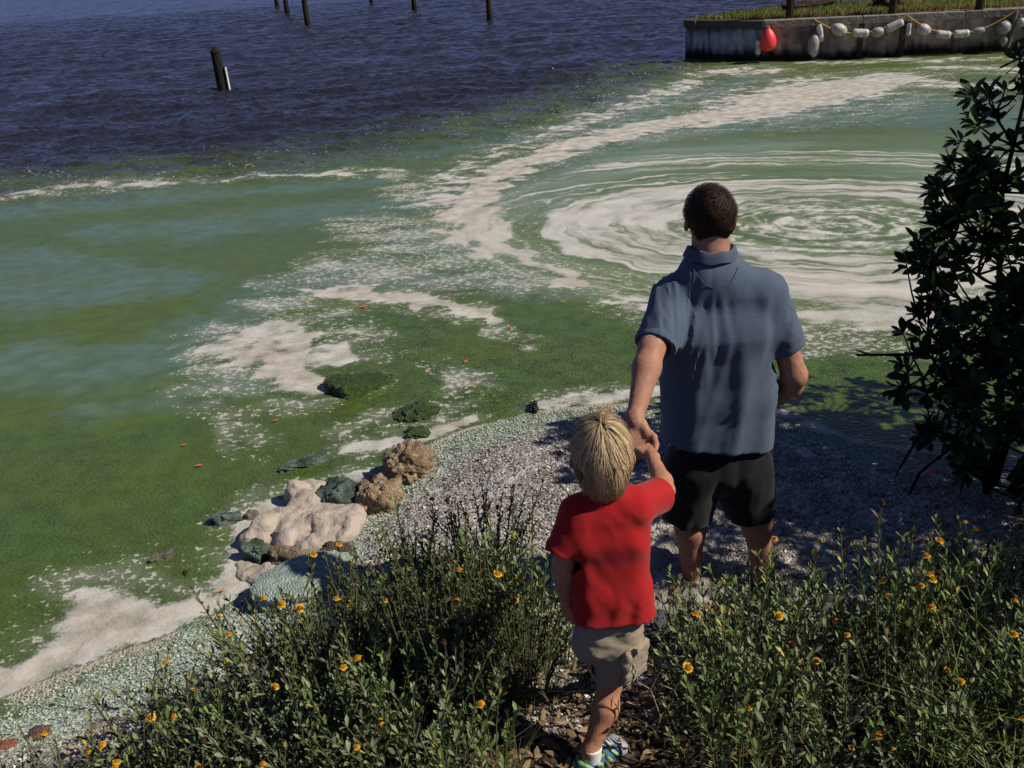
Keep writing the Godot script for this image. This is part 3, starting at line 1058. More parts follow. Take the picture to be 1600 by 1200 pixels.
func build_seawall() -> void:
	var bump := noise_tex(91, 0.03, 5, Color.BLACK, Color.WHITE, 512)
	var conc := vmat("concrete", 0.85, 0.3)
	triplanar(conc, noise_tex(92, 0.012, 5, Color(0.72, 0.72, 0.72), Color(1, 1, 1), 512), 1.6, bump, 1.5)
	var P0 := Vector3(5.56, 0, -19.27)
	var turn := -atan2(0.171, 0.985)
	var wall := thing("seawall", "brown concrete seawall with capped top, floats hanging from it", "seawall", P0, turn)
	var cn := fnl(93, 0.9, 4)
	var st := fnl(94, 2.2, 3)
	# one panel of wall as a grid whose stain colours follow its own height
	var panel := func(from: Vector3, to: Vector3, paint: bool, sd: float) -> ArrayMesh:
		var mb := MB.new()
		var dir := to - from
		var nn := Vector3(-dir.z, 0, dir.x).normalized()
		var nx := 28
		var ny := 16
		for face in 2:
			var first := mb.v.size()
			for j in ny + 1:
				for i in nx + 1:
					var u := float(i) / nx
					var y := lerpf(-0.6, 0.66, float(j) / ny)
					var p := from + dir * u
					var edge := minf(u, 1.0 - u) * dir.length()
					var back := 0.012 * smoothstep(0.025, 0.0, edge)
					var n1 := cn.get_noise_2d(p.x + sd, y * 0.6 + p.z)
					var n2 := st.get_noise_2d(p.x * 3.0 + sd, y * 0.5 + p.z * 3.0)
					var c := Color(0.50, 0.41, 0.32).lerp(Color(0.28, 0.23, 0.185), clampf(0.5 + n1 * 1.2, 0.0, 1.0))
					if paint:
						c = Color(0.42, 0.43, 0.45).lerp(Color(0.14, 0.13, 0.12), smoothstep(0.30, 0.12, y + n1 * 0.16 + n2 * 0.08))
						c = c.lerp(Color(0.10, 0.09, 0.08), smoothstep(0.54, 0.62, y + n1 * 0.08))
					c = c.lerp(Color(0.020, 0.018, 0.015), smoothstep(0.26, 0.10, y + n1 * 0.12 + n2 * 0.06))
					c *= 1.0 + 0.9 * n2
					mb.col = c
					mb.vert(p + Vector3(0, y, 0) + nn * (0.005 * n2 - back) - nn * (0.16 * face), nn * (1.0 if face == 0 else -1.0), Vector2(u, y))
			for j in ny:
				for i in nx:
					var k := first + j * (nx + 1) + i
					mb.tri(k, k + nx + 1, k + 1)
					mb.tri(k + 1, k + nx + 1, k + nx + 2)
		return mb.mesh()
	for i in 13:
		var o := obj("wall_panel", panel.call(Vector3(i * 1.9, 0, 0), Vector3(i * 1.9 + 1.895, 0, 0), false, i * 3.7), conc, wall)
		o.name = o.name
	# the short return face on the left, local direction
	var e_local := Basis(Vector3.UP, -turn) * Vector3(4.22 - 5.56, 0, -20.48 + 19.27)
	obj("end_panel", panel.call(e_local, Vector3(-0.004, 0, 0), true, 50.0), conc, wall)
	var back := e_local + Basis(Vector3.UP, -turn) * Vector3(2.9, 0, -1.6)
	obj("end_panel", panel.call(back, e_local, false, 70.0), conc, wall)
	# pilasters between panels
	for i: int in [1, 2, 4]:
		var mb := MB.new()
		mb.col = Color(0.06, 0.045, 0.035)
		mb.box(Vector3(i * 1.9 - 1.13 + 0.03 if i == 2 else i * 1.9, 0.05, 0.02), Vector3(0.10, 1.2, 0.05), Basis.IDENTITY, 0.008)
		obj("pilaster", mb.mesh(), conc, wall)
	# cap in lengths
	for i in 13:
		var mb := MB.new()
		mb.col = Color(0.30, 0.265, 0.225) * (1.0 + 0.15 * sin(i * 2.1))
		mb.box(Vector3(i * 1.9 + 0.95, 0.725, -0.14), Vector3(1.893, 0.145, 0.38), Basis.IDENTITY, 0.012)
		obj("cap_stone", mb.mesh(), conc, wall)
	for k in 2:
		var a: Vector3 = [e_local, back][k]
		var c: Vector3 = [Vector3.ZERO, e_local][k]
		var mb := MB.new()
		mb.col = Color(0.12, 0.10, 0.085)
		var dir := (c - a).normalized()
		var bs := Basis(dir, Vector3.UP, dir.cross(Vector3.UP))
		mb.box((a + c) * 0.5 + Vector3(0, 0.722 - 0.004 * k, 0) + dir.cross(Vector3.DOWN) * 0.12 , Vector3((c - a).length() + 0.03, 0.145, 0.36), bs, 0.012)
		obj("cap_stone", mb.mesh(), conc, wall)
	var W := func(u: float, y: float, out := 0.1) -> Vector3: return P0 + Basis(Vector3.UP, turn) * Vector3(u, y, out)
	# lawn on top
	var mb := MB.new()
	var g1 := fnl(95, 1.5, 3)
	var poly := [Vector2(4.4, -20.45), Vector2(5.62, -19.42), Vector2(30, -15.20), Vector2(30, -17.6), Vector2(11.5, -20.5), Vector2(7.4, -21.9), Vector2(6.6, -21.7)]
	var pv := PackedVector2Array(poly)
	var tri := Geometry2D.triangulate_polygon(pv)
	mb.col = Color(0.06, 0.085, 0.02)
	for p in pv:
		mb.vert(Vector3(p.x, 0.79, p.y), Vector3.UP)
	for i in range(0, tri.size(), 3):
		mb.tri(tri[i], tri[i + 1], tri[i + 2])
	structure(obj("lawn", mb.mesh(), vmat("lawn", 0.9)), "strip of lawn behind the seawall")
	# fill under the lawn
	mb = MB.new()
	mb.col = Color(0.05, 0.045, 0.035)
	for i in pv.size():
		var a := pv[i]
		var c := pv[(i + 1) % pv.size()]
		mb.quad(Vector3(c.x, -0.6, c.y), Vector3(a.x, -0.6, a.y), Vector3(a.x, 0.786, a.y), Vector3(c.x, 0.786, c.y))
	structure(obj("terrain", mb.mesh(), M.lawn), "earth fill held by the seawall")
	var blade := MB.new()
	for k in 5:
		var r := RandomNumberGenerator.new()
		r.seed = k + 5
		var a := TAU * k / 5.0 + 0.3
		var at := Vector3(cos(a) * 0.02, 0, sin(a) * 0.02)
		var sd := Vector3(-sin(a), 0, cos(a)) * 0.006
		var tip := at + Vector3(cos(a) * 0.03, 0.055 + 0.02 * (k % 3), sin(a) * 0.03)
		var v0 := blade.vert(at - sd, Vector3(0.3 * cos(a), 0.8, 0.3 * sin(a)).normalized())
		blade.vert(at + sd, Vector3(0.3 * cos(a), 0.8, 0.3 * sin(a)).normalized())
		blade.vert(tip, Vector3(0.3 * cos(a), 0.8, 0.3 * sin(a)).normalized())
		blade.tri(v0, v0 + 1, v0 + 2)
	var grass_m := vmat("lawn_grass", 0.6, 0.3)
	grass_m.backlight_enabled = true
	grass_m.backlight = Color(0.5, 0.5, 0.5)
	var where: Array[Transform3D] = []
	var tints := []
	while where.size() < 14000:
		var p := Vector2(rng.randf_range(4.4, 16.0), rng.randf_range(-22.0, -16.5))
		if Geometry2D.is_point_in_polygon(p, pv):
			var n1 := g1.get_noise_2d(p.x, p.y)
			var edge := along([[5.62, -19.42], [30.0, -15.2]], p.x, p.y)
			if edge > -0.16 and rng.randf() < 0.8:
				continue
			where.append(Transform3D(Basis(Vector3.UP, rng.randf() * TAU).scaled(Vector3.ONE * rng.randf_range(0.7, 1.4)), Vector3(p.x, 0.788, p.y)))
			var c := Color(0.085, 0.13, 0.022).lerp(Color(0.16, 0.15, 0.05), clampf(0.4 + n1 * 1.3, 0.0, 1.0)) * rng.randf_range(0.7, 1.3)
			if edge > -0.45 and rng.randf() < 0.5:
				c = Color(0.16, 0.075, 0.035)
			tints.append(c)
	stuff(scatter("lawn_grass", blade.orient().mesh(), grass_m, where, tints), "short green grass on top of the seawall", "grass")
	# posts behind the cap
	var timber := vmat("timber", 0.9, 0.2)
	triplanar(timber, noise_tex(96, 0.02, 4, Color(0.6, 0.6, 0.6), Color(1, 1, 1), 256), 0.5, bump, 0.8)
	timber.uv1_scale = Vector3(3, 0.6, 3)
	var spots := [[6.11, -19.42, "brown timber post nearest the painted seawall corner"], [8.02, -18.97, "brown timber post above the middle of the rope of floats"], [9.60, -18.66, "brown timber post beyond the hanging round float"]]
	for s: Array in spots:
		var post := thing("dock_post", s[2], "post", Vector3(s[0], 0.78, s[1]), 0.0, "timber posts on the seawall")
		mb = MB.new()
		mb.col = Color(0.06, 0.042, 0.03)
		mb.tube([Vector3(0, -0.02, 0), Vector3(0.002, 0.5, 0), Vector3(-0.004, 1.2, 0.003), Vector3(0, 2.3, 0)], [0.078, 0.075, 0.073, 0.070], 14)
		obj("shaft", mb.mesh(), timber, post)
		mb = MB.new()
		mb.col = Color(0.05, 0.036, 0.026)
		mb.lathe([Vector2(0.0, 2.37), Vector2(0.05, 2.345), Vector2(0.078, 2.30), Vector2(0.076, 2.27)], 14, Vector3.ZERO)
		obj("post_cap", mb.mesh(), timber, post)
	# driftwood behind
	stone_obj("driftwood_log", "long dark driftwood log lying on the lawn near the corner post", "log", Vector3(6.95, 0.86, -20.9), Vector3(0.55, 0.11, 0.14), Basis(Vector3.UP, 0.1), 301, 0.5, Color(0.03, 0.02, 0.015), Color(0.08, 0.055, 0.04), M.concrete)
	stone_obj("tree_stump", "dark broken tree stump on the lawn beside the middle post", "stump", Vector3(8.45, 0.90, -20.2), Vector3(0.30, 0.22, 0.24), Basis(Vector3.UP, 0.4), 305, 0.6, Color(0.03, 0.02, 0.015), Color(0.09, 0.055, 0.035), M.concrete)
	# floats on the wall
	var plastic := vmat("float_plastic", 0.5, 0.5)
	triplanar(plastic, noise_tex(97, 0.02, 4, Color(0.62, 0.60, 0.56), Color(1, 1, 1), 256), 0.5)
	var rope_m := mat("yellow_rope", lin(0.46, 0.31, 0.05), 0.8)
	var cord_m := mat("grey_cord", lin(0.12, 0.11, 0.10), 0.9)
	var floats := [
		["small white cylinder float hanging below the red buoy", -0.10, 0.31, "c", 0.062, 0.34, 0.0, 0.50],
		["tall grey egg-shaped fender hanging low beside the wall stain", 0.99, 0.30, "o", 0.125, 0.50, 0.05, 0.36],
		["slim white float tilted above the tall egg-shaped fender", 1.09, 0.53, "c", 0.070, 0.40, 0.22, 0.55],
		["white oval float at the left start of the yellow rope", 1.45, 0.57, "o", 0.125, 0.36, 1.15, 0.46],
		["white drum float second along the yellow rope", 1.86, 0.49, "c", 0.090, 0.37, 1.5, 0.52],
		["grubby oval float between the two drum floats", 2.19, 0.49, "o", 0.105, 0.30, 1.65, 0.34],
		["white drum float tilted up under the middle post", 2.49, 0.60, "c", 0.090, 0.40, 2.0, 0.5],
		["short white float hanging upright under the middle post", 2.77, 0.52, "c", 0.055, 0.29, 0.02, 0.48],
		["white oval float tilted down right of the middle post", 3.05, 0.50, "o", 0.115, 0.31, 1.1, 0.46],
		["cream drum float lowest on the second rope swag", 3.42, 0.39, "c", 0.088, 0.34, 1.42, 0.46],
		["white drum float touching the cream drum float", 3.76, 0.39, "c", 0.085, 0.34, 1.6, 0.52],
		["small tan oval float on the rising end of the rope", 4.07, 0.43, "o", 0.075, 0.29, 1.75, 0.30],
		["round grey ball float beside the grey pipe", 4.52, 0.47, "o", 0.140, 0.29, 0.1, 0.30],
		["stubby grey float under the round ball float", 4.56, 0.24, "o", 0.075, 0.22, 0.05, 0.26],
		["small pale oval float right of the grey pipe", 4.82, 0.55, "o", 0.085, 0.20, 0.2, 0.42]]
	for a: Array in floats:
		var o := thing("dock_float", a[0], "float", W.call(a[1], a[2], 0.13), turn, "floats hung along the seawall")
		var r: float = a[4] * 0.9
		var h: float = a[5] * 0.46
		mb = MB.new()
		var k: float = a[7]
		k = minf(k * 1.45, 0.80)
		mb.col = Color(k, k * 0.97, k * 0.91)
		var prof := []
		for i in 17:
			var t := -1.0 + i / 8.0
			if a[3] == "o":
				prof.append(Vector2(r * pow(maxf(1.0 - t * t, 0.0), 0.55) + 0.004, -t * h))
			else:
				prof.append(Vector2(r * minf(1.0, pow(maxf(1.0 - pow(absf(t), 7.0), 0.0), 0.5) + 0.02), -t * h))
		prof.reverse()
		var bs := Basis(Vector3.BACK, a[6])
		mb.lathe(prof, 22, Vector3.ZERO, bs)
		obj("shell", mb.mesh(), plastic, o)
		for e: float in [-1.0, 1.0]:
			mb = MB.new()
			mb.lathe([Vector2(0.0, -0.024), Vector2(0.022, -0.022), Vector2(0.026, 0.0), Vector2(0.022, 0.022), Vector2(0.0, 0.024)], 10, bs * Vector3(0, e * (h + 0.004), 0), bs)
			obj("rope_eye", mb.mesh(), cord_m, o)
	var buoy := thing("buoy", "bright red teardrop buoy hanging at the seawall corner", "buoy", W.call(0.08, 0.44, 0.20), turn)
	var red := mat("buoy_red", lin(0.80, 0.045, 0.045), 0.45)
	red.backlight_enabled = true
	red.backlight = Color(0.35, 0.1, 0.1)
	mb = MB.new()
	mb.lathe([Vector2(0, -0.21), Vector2(0.06, -0.205), Vector2(0.12, -0.17), Vector2(0.155, -0.10), Vector2(0.162, -0.02), Vector2(0.145, 0.07), Vector2(0.11, 0.15), Vector2(0.065, 0.205), Vector2(0.045, 0.235), Vector2(0.0, 0.24)], 28, Vector3.ZERO, Basis(Vector3.BACK, 0.12))
	obj("shell", mb.mesh(), red, buoy)
	mb = MB.new()
	mb.lathe([Vector2(0.046, 0.225), Vector2(0.05, 0.25), Vector2(0.04, 0.275), Vector2(0.0, 0.28)], 16, Vector3.ZERO, Basis(Vector3.BACK, 0.12))
	obj("collar", mb.mesh(), cord_m, buoy)
	var sag := func(a: Vector3, c: Vector3, drop: float, n: int) -> Array:
		var out := []
		for i in n + 1:
			var t := float(i) / n
			out.append(a.lerp(c, t) + Vector3(0, -drop * 4.0 * t * (1.0 - t), 0))
		return out
	var ropes := [["yellow rope swag carrying four floats left of middle post", "yellow_rope", 0.94, 0.80, 2.69, 0.78, 0.30, 0.13], ["yellow rope swag carrying floats right of middle post", "yellow_rope", 2.70, 0.78, 4.66, 0.76, 0.37, 0.13], ["dark cord holding the red buoy to the wall cap", "grey_cord", -0.02, 0.80, 0.05, 0.69, 0.0, 0.19], ["grey cord holding the tall fender and slim float", "grey_cord", 0.93, 0.80, 1.05, 0.55, 0.0, 0.12]]
	for a: Array in ropes:
		mb = MB.new()
		var pts: Array = sag.call(W.call(a[2], a[3], a[7] + 0.03), W.call(a[4], a[5], a[7] + 0.03), a[6], 20)
		var rr := []
		for i in pts.size():
			rr.append(0.013 if a[1] == "yellow_rope" else 0.010)
		mb.tube(pts, rr, 6)
		var o := obj("rope", mb.mesh(), rope_m if a[1] == "yellow_rope" else cord_m)
		tag(o, a[0], "rope")
	mb = MB.new()
	mb.col = Color(0.16, 0.15, 0.14)
	mb.tube([W.call(4.70, 0.78, 0.10), W.call(4.685, 0.4, 0.11), W.call(4.66, 0.1, 0.10)], [0.045, 0.043, 0.045], 10)
	tag(obj("drain_pipe", mb.mesh(), M.concrete), "upright grey pipe against the seawall beside the ball float", "pipe")

func scatter(called: String, mesh: Mesh, m: Material, where: Array[Transform3D], tints: Array) -> MultiMeshInstance3D:
	var mm := MultiMesh.new()
	mm.transform_format = MultiMesh.TRANSFORM_3D
	mm.use_colors = true
	mm.mesh = mesh
	mm.instance_count = where.size()
	for i in where.size():
		mm.set_instance_transform(i, where[i])
		mm.set_instance_color(i, tints[i])
	var o := MultiMeshInstance3D.new()
	o.name = numbered(called)
	o.multimesh = mm
	o.material_override = m
	add_child(o, true)
	return o

func build_pilings() -> void:
	var wood := vmat("wet_wood", 0.85, 0.3)
	triplanar(wood, noise_tex(101, 0.02, 4, Color(0.5, 0.5, 0.5), Color(1, 1, 1), 256), 0.5, noise_tex(102, 0.03, 4, Color.BLACK, Color.WHITE, 256), 1.0)
	wood.uv1_scale = Vector3(3, 0.5, 3)
	var near := thing("mooring_post", "short dark mooring post with pointed cap and pale ladder rail", "post", Vector3(-5.86, 0, -20.48))
	var mb := MB.new()
	mb.col = Color(0.035, 0.028, 0.024)
	mb.tube([Vector3(0, -0.7, 0), Vector3(0, 0.0, 0), Vector3(0.0, 0.76, 0)], [0.108, 0.105, 0.102], 18)
	obj("shaft", mb.mesh(), wood, near)
	mb = MB.new()
	mb.col = Color(0.03, 0.026, 0.024)
	mb.lathe([Vector2(0.0, 0.885), Vector2(0.03, 0.875), Vector2(0.110, 0.79), Vector2(0.116, 0.765), Vector2(0.103, 0.755)], 18, Vector3.ZERO)
	obj("post_cap", mb.mesh(), wood, near)
	mb = MB.new()
	mb.col = Color(0.70, 0.70, 0.68)
	mb.tube([Vector3(0.160, 0.46, 0.05), Vector3(0.162, 0.25, 0.05), Vector3(0.164, -0.2, 0.05)], [0.024, 0.024, 0.024], 8)
	obj("ladder_rail", mb.mesh(), vmat("pale_metal", 0.4), near)
	mb = MB.new()
	mb.col = Color(0.03, 0.025, 0.02)
	mb.box(Vector3(0.125, 0.14, 0.0), Vector3(0.03, 0.66, 0.07), Basis(Vector3.BACK, -0.02), 0.004)
	obj("rubbing_strip", mb.mesh(), wood, near)
	var spots := [[-6.55, -35.18, 0.10, "tall bare piling, nearest of the far ones left of centre"], [0.06, -32.65, 0.09, "tall bare piling standing alone right of the other pilings"], [-2.97, -39.81, 0.10, "tall piling between the lone one and the left cluster"], [-8.80, -42.91, 0.11, "distant piling second from the left of the far row"], [-10.37, -48.39, 0.11, "farthest piling, leftmost of the far row"], [-5.44, -46.07, 0.09, "thin distant piling barely showing at the top of the view"]]
	for s: Array in spots:
		var o := thing("piling", s[3], "piling", Vector3(s[0], 0, s[1]), 0.0, "wooden pilings out in the bay")
		mb = MB.new()
		mb.col = Color(0.045, 0.033, 0.026)
		mb.tube([Vector3(0, -0.8, 0), Vector3(0, 0.35, 0), Vector3(0.01, 1.6, 0), Vector3(0.0, 3.2, 0)], [s[2], s[2] * 0.98, s[2] * 0.95, s[2] * 0.92], 14)
		obj("shaft", mb.mesh(), wood, o)
		mb = MB.new()
		mb.col = Color(0.02, 0.016, 0.013)
		mb.tube([Vector3(0, -0.5, 0), Vector3(0, 0.05, 0), Vector3(0, 0.22, 0)], [s[2] * 1.06, s[2] * 1.05, s[2] * 1.0], 14)
		obj("barnacle_band", mb.mesh(), wood, o)

func build_rocks() -> void:
	var rough := vmat("rock", 0.85, 0.35)
	rough.uv1_triplanar = true
	rough.uv1_scale = Vector3(5, 5, 5)
	rough.heightmap_enabled = true
	rough.heightmap_texture = noise_tex(111, 0.03, 5, Color.BLACK, Color.WHITE, 512)
	rough.heightmap_scale = 1.6
	var slime := vmat("algae_slime", 0.22, 0.5)
	slime.uv1_triplanar = true
	slime.uv1_scale = Vector3(4, 4, 4)
	slime.heightmap_enabled = true
	slime.heightmap_texture = noise_tex(112, 0.06, 3, Color.BLACK, Color.WHITE, 512)
	slime.heightmap_scale = 3.0
	var scum := vmat("scum", 0.7, 0.4)
	scum.uv1_triplanar = true
	scum.uv1_scale = Vector3(3, 3, 3)
	scum.heightmap_enabled = true
	scum.heightmap_texture = rough.heightmap_texture
	scum.heightmap_scale = 0.5
	var I := Basis.IDENTITY
	var tan1 := Color(0.20, 0.14, 0.085)
	var tan2 := Color(0.36, 0.275, 0.18)
	stone_obj("boulder", "tan boulder with rough pitted top, right one of the leaning pair", "boulder", Vector3(-0.61, 0.085, -4.32), Vector3(0.215, 0.185, 0.18), Basis(Vector3.UP, 0.4) * Basis(Vector3.BACK, 0.3), 201, 0.34, tan1, tan2, rough, 44, "", 0.012)
	stone_obj("boulder", "tan boulder split by a crack, left one of the leaning pair", "boulder", Vector3(-0.75, 0.055, -4.02), Vector3(0.195, 0.185, 0.175), Basis(Vector3.UP, -0.3), 203, 0.34, tan1, tan2, rough, 44, "", 0.012)
	var mint := Color(0.20, 0.29, 0.23)
	var grn := Color(0.045, 0.075, 0.03)
	stone_obj("boulder", "dark boulder crusted pale green leaning against the tan boulders", "boulder", Vector3(-0.95, 0.04, -4.07), Vector3(0.105, 0.12, 0.10), Basis(Vector3.BACK, 0.35), 206, 0.4, Color(0.04, 0.055, 0.045), mint, slime, 26)
	stone_obj("stone", "small mint crusted stone left of the dark crusted boulder", "stone", Vector3(-1.13, 0.03, -4.16), Vector3(0.055, 0.055, 0.05), I, 208, 0.4, mint, Color(0.35, 0.38, 0.32), slime, 16)
	# cream scum heaped over stones
	var lump := MB.new()
	var f := Sdf.new(Vector3(-1.62, -0.06, -4.35), Vector3(-0.72, 0.24, -3.45), 0.0105)
	for a: Array in [[-1.15, 0.06, -4.06, 0.13, 0.055, 0.10], [-1.21, 0.06, -4.16, 0.07, 0.09, 0.07], [-1.12, 0.06, -4.20, 0.07, 0.06, 0.06], [-1.32, 0.06, -3.86, 0.08, 0.075, 0.07], [-1.40, 0.03, -3.80, 0.06, 0.05, 0.06], [-1.02, 0.05, -3.95, 0.17, 0.06, 0.14], [-1.30, 0.045, -3.90, 0.12, 0.06, 0.09], [-1.18, 0.05, -3.86, 0.15, 0.055, 0.10], [-0.93, 0.07, -3.78, 0.16, 0.05, 0.12], [-1.33, 0.02, -3.78, 0.10, 0.04, 0.09], [-1.08, 0.03, -3.72, 0.18, 0.05, 0.12], [-1.36, -0.005, -3.60, 0.06, 0.02, 0.12], [-1.20, 0.05, -3.74, 0.12, 0.055, 0.06], [-1.06, 0.055, -3.66, 0.10, 0.05, 0.06], [-1.00, 0.075, -3.86, 0.09, 0.07, 0.07], [-0.88, 0.06, -3.92, 0.10, 0.06, 0.08], [-1.25, 0.0, -3.52, 0.10, 0.03, 0.08], [-0.98, 0.06, -4.12, 0.10, 0.05, 0.09]]:
		f.ell(Vector3(a[0], a[1], a[2]), Vector3(a[3], a[4], a[5]), Basis(Vector3.UP, a[0] * 9.0), 0.02)
	var ln := fnl(211, 5.0, 3)
	f.push(func(p: Vector3) -> float: return ln.get_noise_3dv(p) * 0.035 + ln.get_noise_3dv(p * 3.1) * 0.010)
	var lc := fnl(212, 7.0, 3)
	f.build(lump, func(p: Vector3) -> Color: return Color(0.40, 0.345, 0.29).lerp(Color(0.30, 0.25, 0.20), clampf(lc.get_noise_3dv(p) * 1.4 - 0.1, 0.0, 1.0)))
	tag(obj("scum_covered_rocks", lump.mesh(), scum), "low rocks buried under smooth cream scum at the waterline", "rocks")
	stone_obj("stone", "brown muddy stone on the landward edge of the cream scum", "stone", Vector3(-1.15, 0.05, -3.60), Vector3(0.115, 0.045, 0.06), Basis(Vector3.UP, -0.25), 214, 0.5, Color(0.12, 0.095, 0.06), Color(0.28, 0.23, 0.17), rough, 22, "", 0.01)
	stone_obj("stone", "dark brown stone tucked behind the mint crusted slab", "stone", Vector3(-0.90, 0.07, -3.56), Vector3(0.095, 0.04, 0.06), Basis(Vector3.UP, -0.5), 216, 0.5, Color(0.05, 0.04, 0.03), Color(0.14, 0.115, 0.08), rough, 22, "", 0.01)
	stone_obj("stone", "green slimed stone sunk in the edge of the cream scum", "stone", Vector3(-1.34, 0.04, -3.68), Vector3(0.07, 0.045, 0.05), Basis(Vector3.UP, -0.5), 218, 0.4, grn, mint, slime, 20)
	stone_obj("slab", "mint green crusted slab sloping up behind the flowering plants", "slab", Vector3(-1.02, 0.085, -3.36), Vector3(0.24, 0.065, 0.16), Basis(Vector3.UP, 0.55) * Basis(Vector3.BACK, -0.05), 221, 0.22, Color(0.27, 0.35, 0.30), Color(0.38, 0.46, 0.41), rough, 28, "", 0.008)
	# things drowned in algae
	f = Sdf.new(Vector3(-1.50, -0.14, -6.05), Vector3(-0.40, 0.18, -5.15), 0.0105)
	var mbk := MB.new()
	f.quad(Vector3(-1.24, 0.03, -5.56), Vector3(-1.13, 0.03, -5.42), Vector3(-0.72, -0.07, -5.78), Vector3(-0.72, -0.07, -5.64), 0.060, 0.040, 0.02)
	f.quad(Vector3(-1.20, -0.06, -5.53), Vector3(-1.10, -0.06, -5.38), Vector3(-0.70, -0.1, -5.8), Vector3(-0.66, -0.1, -5.6), 0.08, 0.05, 0.02)
	f.trim(Vector3(-1.23, 0.0, -5.44), Vector3(-0.62, 0.18, 0.76).normalized(), 0.22)
	f.trim(Vector3(-1.2, 0.077, -5.5), Vector3(-0.05, 1.0, 0.06).normalized(), 0.5)
	f.push(func(p: Vector3) -> float: return ln.get_noise_3dv(p * 3.0) * 0.012 + ln.get_noise_3dv(p * 9.0) * 0.014)
	f.build(mbk, func(p: Vector3) -> Color: return Color(0.040, 0.075, 0.016).lerp(Color(0.09, 0.15, 0.045), clampf(lc.get_noise_3dv(p * 4.0) + 0.5, 0.0, 1.0)))
	tag(obj("algae_covered_block", mbk.mesh(), slime), "square ended concrete block buried in thick green algae", "block")
	stone_obj("rock", "algae draped rock between the block and the cream pool", "rock", Vector3(-0.62, -0.02, -5.09), Vector3(0.13, 0.07, 0.10), Basis(Vector3.UP, 0.5), 231, 0.55, grn, Color(0.085, 0.14, 0.04), slime, 26, "", 0.012)
	stone_obj("rock", "small algae lump beside the cream pool by the tan boulders", "rock", Vector3(-0.60, 0.0, -4.82), Vector3(0.07, 0.04, 0.06), I, 233, 0.5, grn, Color(0.085, 0.14, 0.04), slime, 18)
	stone_obj("rock", "wide low algae mat heaped on the shore near the child", "rock", Vector3(-0.10, -0.040, -5.20), Vector3(0.32, 0.065, 0.18), Basis(Vector3.UP, 0.12), 235, 0.4, Color(0.040, 0.075, 0.018), Color(0.085, 0.14, 0.045), slime, 44, "", 0.022)
	stone_obj("rock", "near black lump added for the dark notch at the slab edge beside the algae mat", "rock", Vector3(0.13, 0.0, -5.03), Vector3(0.028, 0.045, 0.075), I, 237, 0.4, Color(0.012, 0.02, 0.012), Color(0.03, 0.045, 0.02), slime, 16)  # near-black lump added to stand for a dark notch in the ridge
	stone_obj("rock", "pale green crusted driftwood shaped rock floating off the scum heap", "rock", Vector3(-1.26, 0.0, -4.55), Vector3(0.14, 0.042, 0.05), Basis(Vector3.UP, 0.45), 239, 0.5, Color(0.05, 0.08, 0.04), mint, slime, 24, "", 0.008)
	stone_obj("rock", "dark crusted rock poking from algae left of the scum heap", "rock", Vector3(-1.58, 0.0, -4.02), Vector3(0.085, 0.05, 0.045), Basis(Vector3.UP, 0.1), 241, 0.6, Color(0.03, 0.045, 0.035), Color(0.25, 0.33, 0.28), slime, 20, "", 0.006)
	stone_obj("stone", "tan pebble touching the dark crusted rock in the algae", "stone", Vector3(-1.45, 0.005, -4.04), Vector3(0.035, 0.032, 0.03), I, 243, 0.4, Color(0.2, 0.15, 0.1), Color(0.33, 0.28, 0.22), slime, 14)
	stone_obj("stone", "half sunk stone alone in algae near the left shore", "stone", Vector3(-1.84, -0.008, -3.73), Vector3(0.060, 0.028, 0.04), Basis(Vector3.UP, 0.3), 245, 0.5, Color(0.08, 0.10, 0.07), Color(0.32, 0.28, 0.22), slime, 16)
	# on the bank
	stone_obj("boulder", "pale grey rock ledge between the child and the man's legs", "boulder", Vector3(0.62, 0.20, -2.98), Vector3(0.20, 0.13, 0.26), Basis(Vector3.UP, 0.4), 251, 0.4, Color(0.26, 0.235, 0.20), Color(0.42, 0.39, 0.35), rough, 34, "", 0.014)
	stone_obj("stone", "smooth dark grey stone beside the child's shorts", "stone", Vector3(0.52, 0.24, -2.66), Vector3(0.10, 0.08, 0.10), I, 253, 0.3, Color(0.10, 0.10, 0.11), Color(0.17, 0.165, 0.165), rough, 22)
	stone_obj("stone", "rounded brown stone at the far left corner of the bank", "stone", Vector3(-1.89, ground_at(-1.89, -2.50) + 0.01, -2.50), Vector3(0.040, 0.028, 0.032), I, 255, 0.3, Color(0.10, 0.06, 0.045), Color(0.19, 0.12, 0.09), rough, 16)
	stone_obj("stone", "flat brick red stone at the far left corner of the bank", "stone", Vector3(-1.98, ground_at(-1.98, -2.44) + 0.01, -2.44), Vector3(0.036, 0.020, 0.026), I, 257, 0.3, Color(0.24, 0.085, 0.055), Color(0.32, 0.13, 0.09), rough, 16)

